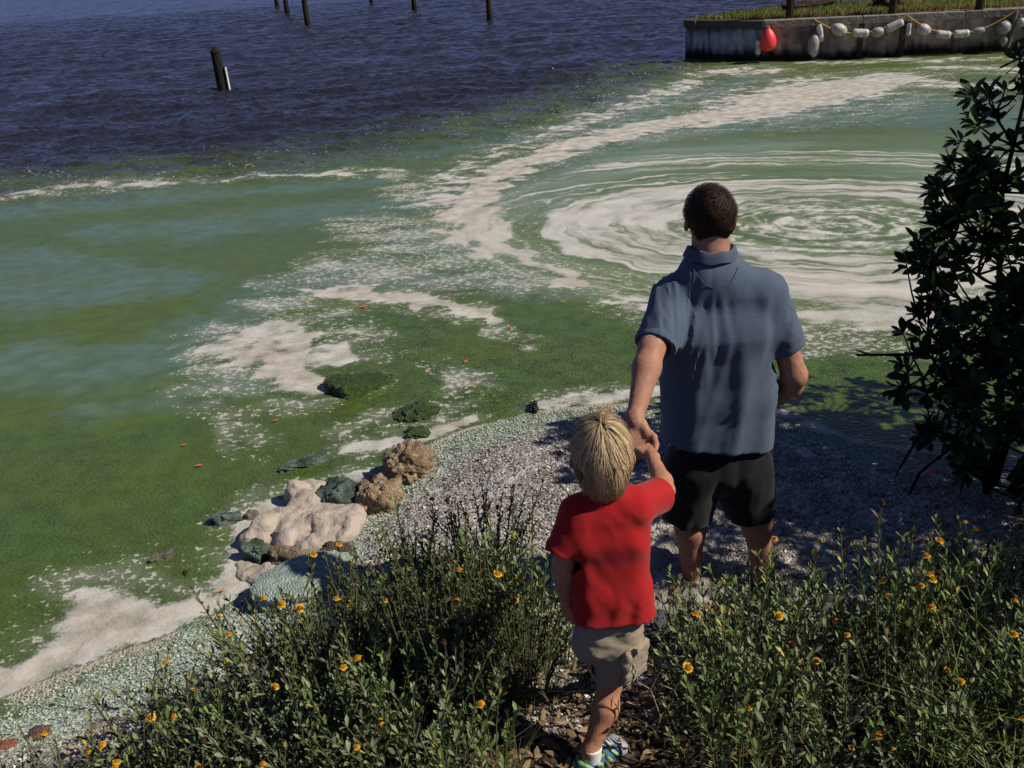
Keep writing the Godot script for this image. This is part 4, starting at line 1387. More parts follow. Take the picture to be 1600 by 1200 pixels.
func build_litter() -> void:
	# shell and dry weed debris over the slab
	var chip := MB.new()
	for k in 3:
		var r := RandomNumberGenerator.new()
		r.seed = 70 + k
		var at := Vector3(r.randf_range(-0.008, 0.008), 0.004, r.randf_range(-0.008, 0.008))
		var bs := Basis.from_euler(Vector3(r.randf_range(-0.7, 0.7), r.randf() * TAU, r.randf_range(-0.7, 0.7)))
		var l := r.randf_range(0.008, 0.014)
		var w := r.randf_range(0.003, 0.006)
		var a := chip.vert(at + bs * Vector3(-l, 0, -w), bs * Vector3(-0.3, 1, 0).normalized())
		chip.vert(at + bs * Vector3(-l, 0, w), bs * Vector3(-0.3, 1, 0).normalized())
		chip.vert(at + bs * Vector3(0, w * 0.8, w * 1.2), bs * Vector3(0, 1, 0))
		chip.vert(at + bs * Vector3(0, w * 0.8, -w * 1.2), bs * Vector3(0, 1, 0))
		chip.vert(at + bs * Vector3(l, 0, 0), bs * Vector3(0.3, 1, 0).normalized())
		chip.tri(a, a + 1, a + 2)
		chip.tri(a, a + 2, a + 3)
		chip.tri(a + 3, a + 2, a + 4)
	var m := vmat("debris", 0.6, 0.5)
	var where: Array[Transform3D] = []
	var tints := []
	var patch := fnl(121, 3.0, 3)
	while where.size() < 95000:
		var x := rng.randf_range(-2.4, 2.9)
		var z := rng.randf_range(-5.0, -2.0)
		var s := shore(x, z)
		var n := patch.get_noise_2d(x, z)
		var lim := 0.34 + n * 0.16 + 0.2 * smoothstep(-0.7, -1.4, x)
		if s < lim - 0.14 or (s < lim and rng.randf() < 0.7):
			continue
		if rng.randf() > 0.55 + n:
			continue
		var sc := rng.randf_range(0.18, 0.55) if rng.randf() < 0.93 else rng.randf_range(0.6, 0.9)
		where.append(Transform3D(Basis.from_euler(Vector3(rng.randf_range(-0.5, 0.5), rng.randf() * TAU, rng.randf_range(-0.5, 0.5))).scaled(Vector3.ONE * sc), Vector3(x, ground_height(x, z, s) + 0.002, z)))
		var k := rng.randf()
		var c := Color(0.42, 0.39, 0.35)
		if k < 0.35:
			c = Color(0.24, 0.21, 0.18)
		elif k < 0.5:
			c = Color(0.08, 0.065, 0.055)
		elif k > 0.9:
			c = Color(0.60, 0.57, 0.53)
		tints.append(c * rng.randf_range(0.75, 1.2))
	stuff(scatter("shell_debris", chip.orient().mesh(), m, where, tints), "broken shells and dry weed scattered over the grey slab", "debris")
	# crust crumbs of algae along the edge
	where = []
	tints = []
	while where.size() < 26000:
		var x := rng.randf_range(-2.6, 2.9)
		var z := rng.randf_range(-5.2, -2.4)
		var s := shore(x, z)
		if s < 0.05 or s > 0.40 + patch.get_noise_2d(x, z) * 0.15 + 0.2 * smoothstep(-0.7, -1.4, x):
			continue
		where.append(Transform3D(Basis.from_euler(Vector3(rng.randf_range(-0.7, 0.7), rng.randf() * TAU, rng.randf_range(-0.7, 0.7))).scaled(Vector3.ONE * rng.randf_range(0.25, 0.7)), Vector3(x, ground_height(x, z, s) + 0.001, z)))
		var c := Color(0.40, 0.45, 0.39) if rng.randf() < 0.74 else Color(0.28, 0.33, 0.25)
		if rng.randf() < 0.06:
			c = Color(0.12, 0.17, 0.09)
		tints.append(c * rng.randf_range(0.75, 1.15))
	stuff(scatter("algae_crust", chip.orient().mesh(), m, where, tints), "pale green dried algae crumbs along the waterline", "algae")
	# floating orange leaves
	var leaf := MB.new()
	var a := leaf.vert(Vector3(-0.03, 0, 0), Vector3.UP)
	leaf.vert(Vector3(-0.008, 0.004, 0.012), Vector3(0, 1, 0.2).normalized())
	leaf.vert(Vector3(-0.008, 0.004, -0.012), Vector3(0, 1, -0.2).normalized())
	leaf.vert(Vector3(0.016, 0.006, 0.011), Vector3(0, 1, 0.2).normalized())
	leaf.vert(Vector3(0.016, 0.006, -0.011), Vector3(0, 1, -0.2).normalized())
	leaf.vert(Vector3(0.036, 0.002, 0), Vector3.UP)
	for t: Array in [[0, 1, 2], [1, 3, 2], [2, 3, 4], [3, 5, 4]]:
		leaf.tri(a + t[0], a + t[1], a + t[2])
	var lm := leaf.orient().mesh()
	var om := mat("orange_leaf", lin(0.62, 0.12, 0.03), 0.5)
	var spots := [[-1.20, -7.00, 0.2, 1.3, "orange leaf floating under the arching foam band"], [-0.32, -5.80, 1.0, 0.8, "orange leaf floating right of the algae block"], [-0.56, -5.64, 2.0, 0.5, "small red leaf touching the algae block's far corner"], [-1.54, -5.10, 0.5, 0.8, "orange leaf resting on broken foam specks"], [-2.06, -4.86, 0.4, 0.6, "tiny red leaf alone on plain green water"], [-1.90, -4.60, 0.1, 0.8, "red brown leaf floating left of the crusted rock"], [-1.45, -3.42, 0.3, 0.5, "tiny red leaf at the edge of the shore foam"], [-1.30, -7.45, 0.7, 0.5, "tiny red leaf inside the arching foam band"], [0.02, -6.35, 1.3, 0.7, "dark red leaf by the thin foam tongue"], [2.16, -3.92, 0.4, 1.6, "orange leaf lying in shade under the mangrove"]]
	for s: Array in spots:
		var o := obj("fallen_leaf", lm, om, null, Vector3(s[0], maxf(0.012, ground_at(s[0], s[1]) + 0.008), s[1]))
		o.rotation.y = s[2]
		o.scale = Vector3.ONE * float(s[3])
		tag(o, s[4], "leaf", "orange leaves on the water")
	# brown litter and sticks at the child's foot
	where = []
	tints = []
	while where.size() < 2600:
		var x := rng.randf_range(-1.7, 2.0)
		var z := rng.randf_range(-2.5, -1.1)
		if rng.randf() > (1.0 if Vector2(x - 0.25, (z + 1.85) * 1.3).length() < 0.5 else 0.25):
			continue
		where.append(Transform3D(Basis.from_euler(Vector3(rng.randf_range(-0.6, 0.6), rng.randf() * TAU, rng.randf_range(-0.6, 0.6))).scaled(Vector3(rng.randf_range(0.3, 0.9), 1.0, rng.randf_range(0.25, 0.8))), Vector3(x, ground_at(x, z) + rng.randf_range(0.004, 0.014), z)))
		tints.append(Color(0.19, 0.11, 0.05).lerp(Color(0.33, 0.24, 0.14), rng.randf()) * rng.randf_range(0.5, 1.2))
	var dm := vmat("dry_leaf", 0.7, 0.3)
	stuff(scatter("leaf_litter", leaf.orient().mesh(), dm, where, tints), "dry brown leaf litter under the plants", "leaf litter")

# ---------------------------------------------------------------- people
# a hand: wrist, direction of the palm, palm normal, direction of the thumb side, scale
func hand(f: Sdf, w: Vector3, d: Vector3, n: Vector3, t: Vector3, k: float, curl: Array, thumb: Array) -> void:
	var len := 0.088 * k
	f.quad(w - t * 0.018 * k, w + t * 0.018 * k, w + d * len - t * 0.030 * k, w + d * len + t * 0.028 * k, 0.0145 * k, 0.0125 * k, 0.008 * k)
	f.cap(w + d * 0.015 * k + t * 0.02 * k + n * 0.006 * k, w + d * 0.05 * k + t * 0.03 * k + n * 0.010 * k, 0.014 * k, 0.014 * k, 0.012 * k)
	var size := [0.95, 1.05, 1.0, 0.8]
	for i in 4:
		var p: Vector3 = w + d * (len - (0.006 * k if i == 3 else 0.0)) + t * (0.029 - 0.020 * i) * k
		var a := 0.0
		for j in 3:
			a += float(curl[j]) * (1.0 + 0.06 * i)
			var l: float = [0.044, 0.028, 0.021][j] * k * size[i]
			var q := p + (d * cos(a) + n * sin(a)) * l
			f.cap(p, q, (0.0095 - 0.0008 * j) * k, (0.0088 - 0.0009 * j) * k, 0.003 * k)
			p = q
	var b := w + d * 0.030 * k + t * 0.026 * k
	var r := [0.0125, 0.0105, 0.0090]
	for j in 3:
		var dir: Vector3 = thumb[j]
		var v := (d * dir.x + t * dir.y + n * dir.z).normalized()
		var l: float = [0.042, 0.034, 0.026][j] * k
		f.cap(b, b + v * l, r[j] * k, (r[j] - 0.001) * k, 0.005 * k)
		b += v * l

func head(f: Sdf, c: Vector3, r: Vector3, k: float) -> void:
	f.ell(c + Vector3(0, r.y * 0.16, 0), Vector3(r.x, r.y * 0.84, r.z), Basis.IDENTITY, 0.02)
	f.quad(c + Vector3(-0.03, -0.045, -0.035) * k, c + Vector3(0.03, -0.045, -0.035) * k, c + Vector3(-0.018, -0.098, -0.062) * k, c + Vector3(0.018, -0.098, -0.062) * k, 0.034 * k, 0.018 * k, 0.03)
	# nose, brow, lips
	f.cap(c + Vector3(0, 0.015, -r.z * 1.0), c + Vector3(0, -0.028 * k, -r.z * 1.16), 0.008 * k, 0.012 * k, 0.012)
	f.quad(c + Vector3(-0.03 * k, 0.026 * k, -r.z * 0.92), c + Vector3(0.03 * k, 0.026 * k, -r.z * 0.92), c + Vector3(-0.03 * k, 0.03 * k, -r.z * 0.90), c + Vector3(0.03 * k, 0.03 * k, -r.z * 0.90), 0.010 * k, 0.010 * k, 0.015)
	f.quad(c + Vector3(-0.018 * k, -0.056 * k, -r.z * 0.93), c + Vector3(0.018 * k, -0.056 * k, -r.z * 0.93), c + Vector3(-0.015 * k, -0.064 * k, -r.z * 0.93), c + Vector3(0.015 * k, -0.064 * k, -r.z * 0.93), 0.007 * k, 0.007 * k, 0.006)
	for s: float in [-1.0, 1.0]:
		f.dig(c + Vector3(0.031 * s * k, 0.008 * k, -r.z * 1.02), c + Vector3(0.031 * s * k, 0.008 * k, -r.z * 1.03), 0.014 * k, 0.014 * k, 0.012)
		# ears
		var e := c + Vector3(s * (r.x + 0.0105 * k), -0.012 * k, 0.004 * k)
		f.ell(e, Vector3(0.010, 0.031, 0.019) * k, Basis(Vector3.UP, s * 0.45) * Basis(Vector3.FORWARD, s * -0.12), 0.006)
		f.dig(e + Vector3(s * 0.012 * k, 0.006 * k, -0.006 * k), e + Vector3(s * 0.012 * k, -0.006 * k, -0.006 * k), 0.008 * k, 0.006 * k, 0.004)

func eyes(parent: Node, c: Vector3, r: Vector3, k: float) -> void:
	for s: float in [-1.0, 1.0]:
		var mb := MB.new()
		var prof := []
		for i in 9:
			var a := PI * i / 8.0
			mb.col = Color(0.7, 0.68, 0.65)
			prof.append(Vector2(sin(a) * 0.0115 * k, -cos(a) * 0.0115 * k))
		mb.lathe(prof, 12, Vector3.ZERO)
		for i in mb.v.size():
			if mb.v[i].z < -0.0095 * k:
				mb.c[i] = Color(0.03, 0.02, 0.015)
		obj("eye", mb.mesh(), M.eye, parent, c + Vector3(0.031 * s * k, 0.008 * k, -r.z * 0.90))

# hair laid over a skull: strands start near the crown and fall along the head
func hair_strands(mb: MB, c: Vector3, r: Vector3, crown: Vector2, count: int, width: float, tone: Color, dark: Color, reach: Callable, lift: float, segs: int, seed_: int, locks := 1) -> void:
	var g := RandomNumberGenerator.new()
	g.seed = seed_
	for i in count:
		# strands gather in locks
		var lock := i % locks
		var lg := fmod(lock * 0.6180339, 1.0)
		var phi := lg * TAU + g.randfn() * 0.05
		var part := fmod(lock * 0.7548777, 1.0)
		var end: float = reach.call(phi)
		var th0 := pow(g.randf() if locks == 1 else clampf(part + g.randf_range(-0.08, 0.08), 0.0, 1.0), 0.7) * minf(end * 0.82, 1.75)
		if locks == 1:
			phi = g.randf() * TAU
			end = reach.call(phi)
		var span := g.randf_range(0.55, 1.0)
		var th1 := minf(end * g.randf_range(0.93, 1.03), th0 + span * 2.3)
		if lift < 0.0:
			th1 = th0 + g.randf_range(0.10, 0.20)
		var sway := (fmod(lock * 0.5698, 1.0) - 0.5) * 0.5 + g.randf_range(-0.10, 0.10)
		if locks > 1:
			phi += g.randf_range(-0.16, 0.16)
			sway += 0.25 * sin(phi * 2.0 + 0.6)
		var up := 1.0 + g.randf() * absf(lift)
		if locks > 1 and i % 37 == 0:
			up += g.randf_range(0.02, 0.10)
		var shade := g.randf()
		var w := width * g.randf_range(0.6, 1.3)
		if locks > 1:
			shade = clampf(0.75 * fmod(lock * 0.8191725, 1.0) + 0.45 * g.randf(), 0.0, 1.0)
		var base := tone.lerp(dark, shade * shade * 0.85) * g.randf_range(0.8, 1.2)
		var last := -1
		var prev := Vector3.ZERO
		for s in segs + 1:
			var t := float(s) / segs
			var th := lerpf(th0, th1, t)
			var ph := phi + sway * t * (0.4 + t)
			var q := Vector3(sin(th) * sin(ph), cos(th), sin(th) * cos(ph))
			if th > 1.7:
				var e := th - 1.7
				q = Vector3(sin(1.7) * sin(ph), cos(1.7) - e * 0.95, sin(1.7) * cos(ph))
				q.x *= 1.0 - e * 0.22
				q.z *= 1.0 - e * 0.30
			# the crown sits back from the top
			var p := q * r * (up + (0.02 * sin(t * PI)))
			p = Basis(Vector3.RIGHT, crown.y) * Basis(Vector3.BACK, crown.x) * p if th < 1.2 else p.lerp(Basis(Vector3.RIGHT, crown.y) * Basis(Vector3.BACK, crown.x) * p, clampf((1.9 - th) / 0.7, 0.0, 1.0))
			if lift < 0.0:
				p *= 1.0 + 0.05 * t
			var nn := (p / (r * r)).normalized()
			var dir := (p - prev).normalized() if s > 0 else (Vector3(0, -1, 0))
			var side := dir.cross(nn).normalized()
			if side.length() < 0.5:
				side = Vector3.RIGHT
			var ww := w * (1.0 - 0.75 * t * t)
			mb.col = base * (0.8 + 0.3 * sin(t * 2.5))
			var a := mb.vert(c + p - side * ww, (nn - side * 0.5).normalized())
			mb.vert(c + p + side * ww, (nn + side * 0.5).normalized())
			if last >= 0:
				mb.tri(last, last + 1, a)
				mb.tri(last + 1, a + 1, a)
			last = a
			prev = p

func build_man() -> void:
	var b := Vector3(0.83, ground_at(0.83, -2.94), -2.94)
	b.y = 0.19
	var T := thing("person", "man in blue polo shirt and black shorts holding the child's hand", "person", b)
	var off := -b
	var P := func(x: float, y: float, z: float) -> Vector3: return Vector3(x, y, z) + off
	# body
	var f := Sdf.new(P.call(0.34, 0.19, -3.20), P.call(1.14, 1.80, -2.48), 0.0105)
	f.quad(P.call(0.655, 1.45, -2.95), P.call(0.845, 1.45, -2.95), P.call(0.70, 1.0, -2.94), P.call(0.86, 1.0, -2.94), 0.085, 0.085, 0.03)
	f.quad(P.call(0.60, 1.56, -2.95), P.call(0.91, 1.555, -2.95), P.call(0.66, 1.45, -2.95), P.call(0.85, 1.45, -2.95), 0.040, 0.08, 0.03)
	f.cap(P.call(0.722, 1.56, -2.945), P.call(0.718, 1.80, -2.975), 0.070, 0.064, 0.05)
	f.quad(P.call(0.70, 0.93, -2.94), P.call(0.86, 0.93, -2.94), P.call(0.70, 0.86, -2.94), P.call(0.86, 0.86, -2.94), 0.085, 0.08, 0.03)
	f.cap(P.call(0.585, 1.565, -2.95), P.call(0.482, 1.449, -2.76), 0.046, 0.044, 0.02)
	f.cap(P.call(0.482, 1.449, -2.76), P.call(0.456, 1.408, -2.70), 0.043, 0.047, 0.02)
	f.cap(P.call(0.456, 1.408, -2.70), P.call(0.393, 1.298, -2.55), 0.047, 0.027, 0.02)
	f.cap(P.call(0.392, 1.300, -2.552), P.call(0.396, 1.288, -2.535), 0.026, 0.024, 0.02)
	f.cap(P.call(0.925, 1.56, -2.95), P.call(1.039, 1.225, -2.925), 0.046, 0.046, 0.02)
	f.cap(P.call(1.039, 1.225, -2.925), P.call(1.042, 1.165, -2.965), 0.044, 0.047, 0.02)
	f.cap(P.call(1.042, 1.165, -2.965), P.call(1.005, 1.030, -3.07), 0.046, 0.027, 0.02)
	for s in 2:
		var hx: float = [0.70, 0.865][s]
		var kx: float = [0.670, 0.940][s]
		var ax: float = [0.690, 0.985][s]
		f.cap(P.call(hx, 0.88, -2.94), P.call(kx, 0.68, -2.945), 0.085, 0.060, 0.03)
		f.cap(P.call(kx, 0.68, -2.945), P.call(kx + 0.006, 0.56, -2.925), 0.055, 0.059, 0.03)
		f.cap(P.call(kx + 0.006, 0.56, -2.925), P.call(ax, 0.285, -2.93), 0.058, 0.034, 0.03)
		f.cap(P.call(ax, 0.285, -2.93), P.call(ax + 0.01, 0.225, -2.97), 0.036, 0.034, 0.02)
	var mb := MB.new()
	f.build(mb)
	# head and hands on finer grids of the same skin
	var hc: Vector3 = P.call(0.717, 1.822, -2.985)
	var hr := Vector3(0.0705, 0.099, 0.088)
	var g := Sdf.new(hc - Vector3(0.12, 0.15, 0.15), hc + Vector3(0.12, 0.14, 0.13), 0.0045)
	head(g, hc, hr, 0.90)
	g.cap(P.call(0.72, 1.70, -2.955), P.call(0.718, 1.78, -2.970), 0.064, 0.060, 0.03)
	g.build(mb)
	var w: Vector3 = P.call(0.395, 1.292, -2.540)
	var d := Vector3(0.10, -0.74, 0.66).normalized()
	var n := Vector3(-0.15, 0.62, 0.76)
	n = (n - d * n.dot(d)).normalized()
	var t := d.cross(n) * -1.0
	if t.x < 0.0:
		t = -t
	g = Sdf.new(w - Vector3(0.11, 0.17, 0.07), w + Vector3(0.13, 0.08, 0.19), 0.0032)
	g.cap(w - d * 0.005 + Vector3(-0.002, 0.01, -0.015), w + d * 0.01, 0.0245, 0.022, 0.01)
	hand(g, w, d, n, t, 1.0, [0.75, 0.75, 0.5], [Vector3(0.85, 0.55, 0.40), Vector3(0.9, 0.05, 0.60), Vector3(0.8, -0.25, 0.75)])
	g.build(mb)
	w = P.call(1.006, 1.035, -3.066)
	d = Vector3(-0.55, -0.62, -0.45).normalized()
	n = Vector3(-0.6, 0.1, 0.75)
	n = (n - d * n.dot(d)).normalized()
	t = d.cross(n)
	if t.y < 0.0:
		t = -t
	g = Sdf.new(w - Vector3(0.22, 0.20, 0.20), w + Vector3(0.08, 0.08, 0.08), 0.0045)
	g.cap(w - d * 0.02, w + d * 0.01, 0.027, 0.022, 0.01)
	hand(g, w, d, n, t, 1.0, [0.3, 0.4, 0.3], [Vector3(0.8, 0.6, 0.2), Vector3(0.95, 0.2, 0.2), Vector3(0.95, 0.1, 0.3)])
	g.build(mb)
	obj("body", mb.mesh(), M.man_skin, T)
	eyes(T, hc, hr, 0.90)
	# polo shirt
	f = Sdf.new(P.call(0.42, 0.86, -3.18), P.call(1.12, 1.74, -2.64), 0.0078)
	f.quad(P.call(0.605, 1.552, -2.95), P.call(0.90, 1.547, -2.95), P.call(0.655, 1.42, -2.945), P.call(0.845, 1.42, -2.945), 0.070, 0.122, 0.04)
	f.quad(P.call(0.668, 1.658, -2.955), P.call(0.772, 1.658, -2.955), P.call(0.62, 1.55, -2.95), P.call(0.88, 1.55, -2.95), 0.046, 0.080, 0.05)
	f.ell(P.call(0.722, 1.615, -2.940), Vector3(0.12, 0.095, 0.088), Basis.IDENTITY, 0.04)
	f.quad(P.call(0.655, 1.42, -2.945), P.call(0.845, 1.42, -2.945), P.call(0.675, 1.16, -2.945), P.call(0.858, 1.16, -2.945), 0.124, 0.118, 0.03)
	f.quad(P.call(0.675, 1.16, -2.945), P.call(0.858, 1.16, -2.945), P.call(0.688, 0.86, -2.94), P.call(0.848, 0.85, -2.94), 0.118, 0.140, 0.03)
	# sleeves, wide and open at the cuff
	var s0: Vector3 = P.call(0.590, 1.550, -2.95)
	var s1: Vector3 = P.call(0.500, 1.445, -2.785)
	f.cap(s0, s1 + (s1 - s0) * 0.12, 0.080, 0.071, 0.035)
	var r0: Vector3 = P.call(0.912, 1.545, -2.95)
	var r1: Vector3 = P.call(1.006, 1.335, -2.935)
	f.cap(r0, r1 + (r1 - r0) * 0.12, 0.080, 0.072, 0.035)
	var drape := fnl(51, 1.0, 2)
	var small := fnl(52, 16.0, 2)
	var wr := func(p: Vector3) -> float:
		var x := p.x - off.x
		var y := p.y - off.y
		var z := p.z - off.z
		# long soft drapes, sharper towards the left shoulder
		var q := x + (1.55 - y) * 0.16
		var v := (absf(drape.get_noise_3d(q * 7.0, y * 1.1, z * 3.0)) - 0.25) * 0.007
		var left := smoothstep(0.76, 0.62, x) * smoothstep(1.12, 1.32, y)
		v += (absf(drape.get_noise_3d(q * 22.0, y * 1.6, 7.0)) - 0.25) * 0.013 * left
		# creases hanging from the left shoulder and from the right armhole
		for i in 6:
			var cx: float = [0.600, 0.632, 0.660, 0.700, 0.742, 0.905][i]
			var lean: float = [-0.02, 0.03, 0.05, 0.06, 0.05, -0.06][i]
			var low: float = [1.40, 1.30, 1.26, 1.34, 1.42, 1.30][i]
			var u := x - cx - lean * (1.56 - y) / 0.3 * 0.5 - 0.006 * sin(y * 17.0 + i * 2.0)
			var wd := 0.010 + 0.004 * (i % 3)
			var on := smoothstep(low - 0.05, low + 0.06, y) * smoothstep(1.62, 1.54, y)
			v -= exp(-(u / wd) * (u / wd)) * 0.0036 * on
			v += exp(-((u - wd * 1.5) / wd) * ((u - wd * 1.5) / wd)) * 0.0028 * on
		# one long soft fold down the back, and the hollow beside it
		var back := smoothstep(-2.95, -2.88, z)
		var line := 0.795 + 0.030 * sin((y - 0.95) * 5.0)
		var e := (x - line) / 0.030
		v -= exp(-e * e) * 0.012 * smoothstep(1.45, 1.25, y) * back
		e = (x - line - 0.07) / 0.045
		v += exp(-e * e) * 0.014 * smoothstep(1.48, 1.3, y) * back
		# ripples at the small of the back
		e = (y - 1.12 - (x - 0.8) * 0.8)
		v += sin(e * 130.0) * 0.0025 * exp(-e * e * 180.0)
		v += small.get_noise_3d(x, y * 0.7, z) * 0.0012
		if x < 0.56 or x > 0.96:
			v += (absf(drape.get_noise_3d(x * 9.0, (y + z * 0.6) * 12.0, z * 6.0)) - 0.3) * 0.009
		return v
	f.push(wr)
	f.trim(s1, (s1 - s0).normalized(), 0.10)
	f.dig(s1 - (s1 - s0) * 0.02, s1 + (s1 - s0) * 0.4, 0.056, 0.060)
	f.trim(r1, (r1 - r0).normalized(), 0.10)
	f.dig(r1 - (r1 - r0) * 0.02, r1 + (r1 - r0) * 0.4, 0.058, 0.062)
	f.trim(P.call(0.77, 0.970, -2.94), Vector3(-0.13, -1.0, 0.0).normalized())
	mb = MB.new()
	f.build(mb)
	var shirt := obj("polo_shirt", mb.mesh(), M.man_shirt, T)
	# cuffs: a stitched band proud of each sleeve end
	for k in 2:
		var q0: Vector3 = [s0, r0][k]
		var q1: Vector3 = [s1, r1][k]
		var ax := (q1 - q0).normalized()
		var bs := Basis(Quaternion(Vector3.UP, -ax))
		mb = MB.new()
		mb.lathe([Vector2(0.0600, 0.004), Vector2(0.0700, 0.001), Vector2(0.0722, 0.004), Vector2(0.0738, 0.024), Vector2(0.0715, 0.027)], 40, q1, bs)
		for i in mb.v.size():
			mb.v[i] += mb.n[i] * wr.call(mb.v[i]) * -0.8
		obj("sleeve_cuff", mb.mesh(), M.man_shirt, shirt)
	# collar
	mb = MB.new()
	mb.lathe([Vector2(0.070, -0.03), Vector2(0.0705, 0.020), Vector2(0.0735, 0.026), Vector2(0.0780, 0.024), Vector2(0.0825, 0.012), Vector2(0.0900, -0.008), Vector2(0.0905, -0.012), Vector2(0.0870, -0.015), Vector2(0.078, -0.008)], 56, Vector3.ZERO)
	for i in mb.v.size():
		var p := mb.v[i]
		var fr := smoothstep(0.02, -0.09, p.z)
		mb.v[i] = Vector3(p.x * 1.06, p.y - fr * 0.035 + 0.003 * sin(atan2(p.x, p.z) * 7.0), p.z * 0.98)
	mb.smooth()
	var tilt := Basis(Vector3.RIGHT, 0.10) * Basis(Vector3.BACK, -0.02)
	for i in mb.v.size():
		mb.v[i] = tilt * mb.v[i] + P.call(0.719, 1.714, -2.960)
		mb.n[i] = tilt * mb.n[i]
	obj("collar", mb.mesh(), M.man_shirt, shirt)
	# yoke seam: the curved stitch line below the collar
	var pts := []
	var rad := []
	for i in 25:
		var u := lerpf(-1.0, 1.0, i / 24.0)
		var px := 0.722 + u * 0.078
		var py := 1.615 + 0.062 * u * u
		# find the back of the shirt there
		var z := -2.70
		var hit := P.call(px, py, z) as Vector3
		for k in 110:
			var gp := ((hit - f.o) / f.s).round()
			var id := (int(gp.z) * f.ny + int(gp.y)) * f.nx + int(gp.x)
			if gp.z >= f.nz - 1 or f.f[clampi(id, 0, f.f.size() - 1)] > 0.0:
				hit.z -= 0.003
		pts.append(hit + Vector3(0, 0, 0.0045))
		rad.append(0.0013)
	mb = MB.new()
	mb.tube(pts, rad, 5)
	obj("yoke_seam", mb.mesh(), M.man_shirt, shirt)
	# shorts
	f = Sdf.new(P.call(0.50, 0.56, -3.14), P.call(1.08, 1.04, -2.74), 0.0085)
	f.quad(P.call(0.70, 0.98, -2.94), P.call(0.85, 0.98, -2.94), P.call(0.69, 0.86, -2.94), P.call(0.862, 0.86, -2.94), 0.092, 0.126, 0.03)
	f.cap(P.call(0.680, 0.80, -2.94), P.call(0.656, 0.58, -2.935), 0.122, 0.096, 0.02)
	f.cap(P.call(0.880, 0.80, -2.94), P.call(0.930, 0.58, -2.935), 0.122, 0.096, 0.02)
	f.trim(P.call(0.662, 0.61, -2.935), Vector3(-0.05, -1, 0.08).normalized(), 0.13)
	f.trim(P.call(0.928, 0.612, -2.935), Vector3(0.08, -1, 0.05).normalized(), 0.13)
	f.dig(P.call(0.662, 0.65, -2.935), P.call(0.662, 0.55, -2.935), 0.070, 0.080)
	f.dig(P.call(0.926, 0.65, -2.935), P.call(0.928, 0.55, -2.935), 0.070, 0.080)
	f.push(func(p: Vector3) -> float: return drape.get_noise_3d(p.x * 10.0, p.y * 4.0, p.z * 8.0) * 0.010)
	mb = MB.new()
	f.build(mb)
	obj("shorts", mb.mesh(), M.black_cloth, T)
	# shoes
	for s in 2:
		var ax: float = [0.690, 0.985][s]
		var yaw: float = [0.15, -0.2][s]
		var fw := Vector3(-sin(yaw), 0, -cos(yaw))
		var heel: Vector3 = P.call(ax, 0.225, -2.90)
		var sd := Vector3(-fw.z, 0, fw.x)
		f = Sdf.new(heel + fw * 0.12 - Vector3(0.20, 0.06, 0.20), heel + fw * 0.12 + Vector3(0.20, 0.13, 0.20), 0.008)
		f.quad(heel - sd * 0.012, heel + sd * 0.012, heel + fw * 0.20 - sd * 0.025, heel + fw * 0.20 + sd * 0.02, 0.038, 0.030, 0.02)
		f.cap(heel + Vector3(0, 0.02, 0), heel + fw * 0.09 + Vector3(0, 0.02, 0), 0.042, 0.036, 0.03)
		f.trim(heel + Vector3(0, -0.033, 0), Vector3.DOWN)
		f.dig(heel + fw * 0.02 + Vector3(0, 0.05, 0), heel + fw * 0.02 + Vector3(0, 0.15, 0), 0.034, 0.036)
		mb = MB.new()
		f.build(mb)
		obj("shoe", mb.mesh(), M.black_shoe, T)
	# cropped hair: a cap and short strands
	g = Sdf.new(hc - Vector3(0.12, 0.11, 0.13), hc + Vector3(0.12, 0.14, 0.13), 0.0048)
	g.ell(hc + Vector3(0, 0.016, 0.004), Vector3(0.0785, 0.085, 0.094), Basis.IDENTITY, 0.01)
	g.ell(hc + Vector3(0.004, 0.058, -0.010), Vector3(0.060, 0.042, 0.070), Basis.IDENTITY, 0.03)
	g.quad(hc + Vector3(-0.042, -0.02, 0.050), hc + Vector3(0.042, -0.02, 0.050), hc + Vector3(-0.034, -0.058, 0.044), hc + Vector3(0.034, -0.058, 0.044), 0.032, 0.018, 0.02)
	g.trim(hc + Vector3(0, 0.03, -0.062), Vector3(0, -0.55, -0.85).normalized())
	g.trim(hc + Vector3(0, -0.030, -0.01), Vector3(0, -0.78, -0.62).normalized())
	var tuft := fnl(55, 85.0, 2)
	g.push(func(p: Vector3) -> float: return tuft.get_noise_3dv(p) * 0.003)
	mb = MB.new()
	g.build(mb, func(p: Vector3) -> Color: return Color(0.026, 0.017, 0.013).lerp(Color(0.12, 0.065, 0.045), smoothstep(-0.035, -0.075, p.y - hc.y)) * (1.1 + tuft.get_noise_3dv(p * 2.0)))
	hair_strands(mb, hc + Vector3(0, 0.018, 0.004), Vector3(0.0795, 0.088, 0.095), Vector2(0.1, 0.35), 4200, 0.0011, Color(0.050, 0.031, 0.021), Color(0.014, 0.010, 0.008), func(ph: float) -> float: return 1.05 + 0.85 * smoothstep(-0.6, 0.8, cos(ph)), -0.14, 2, 5)
	obj("hair", mb.orient().mesh(), M.hair, T)

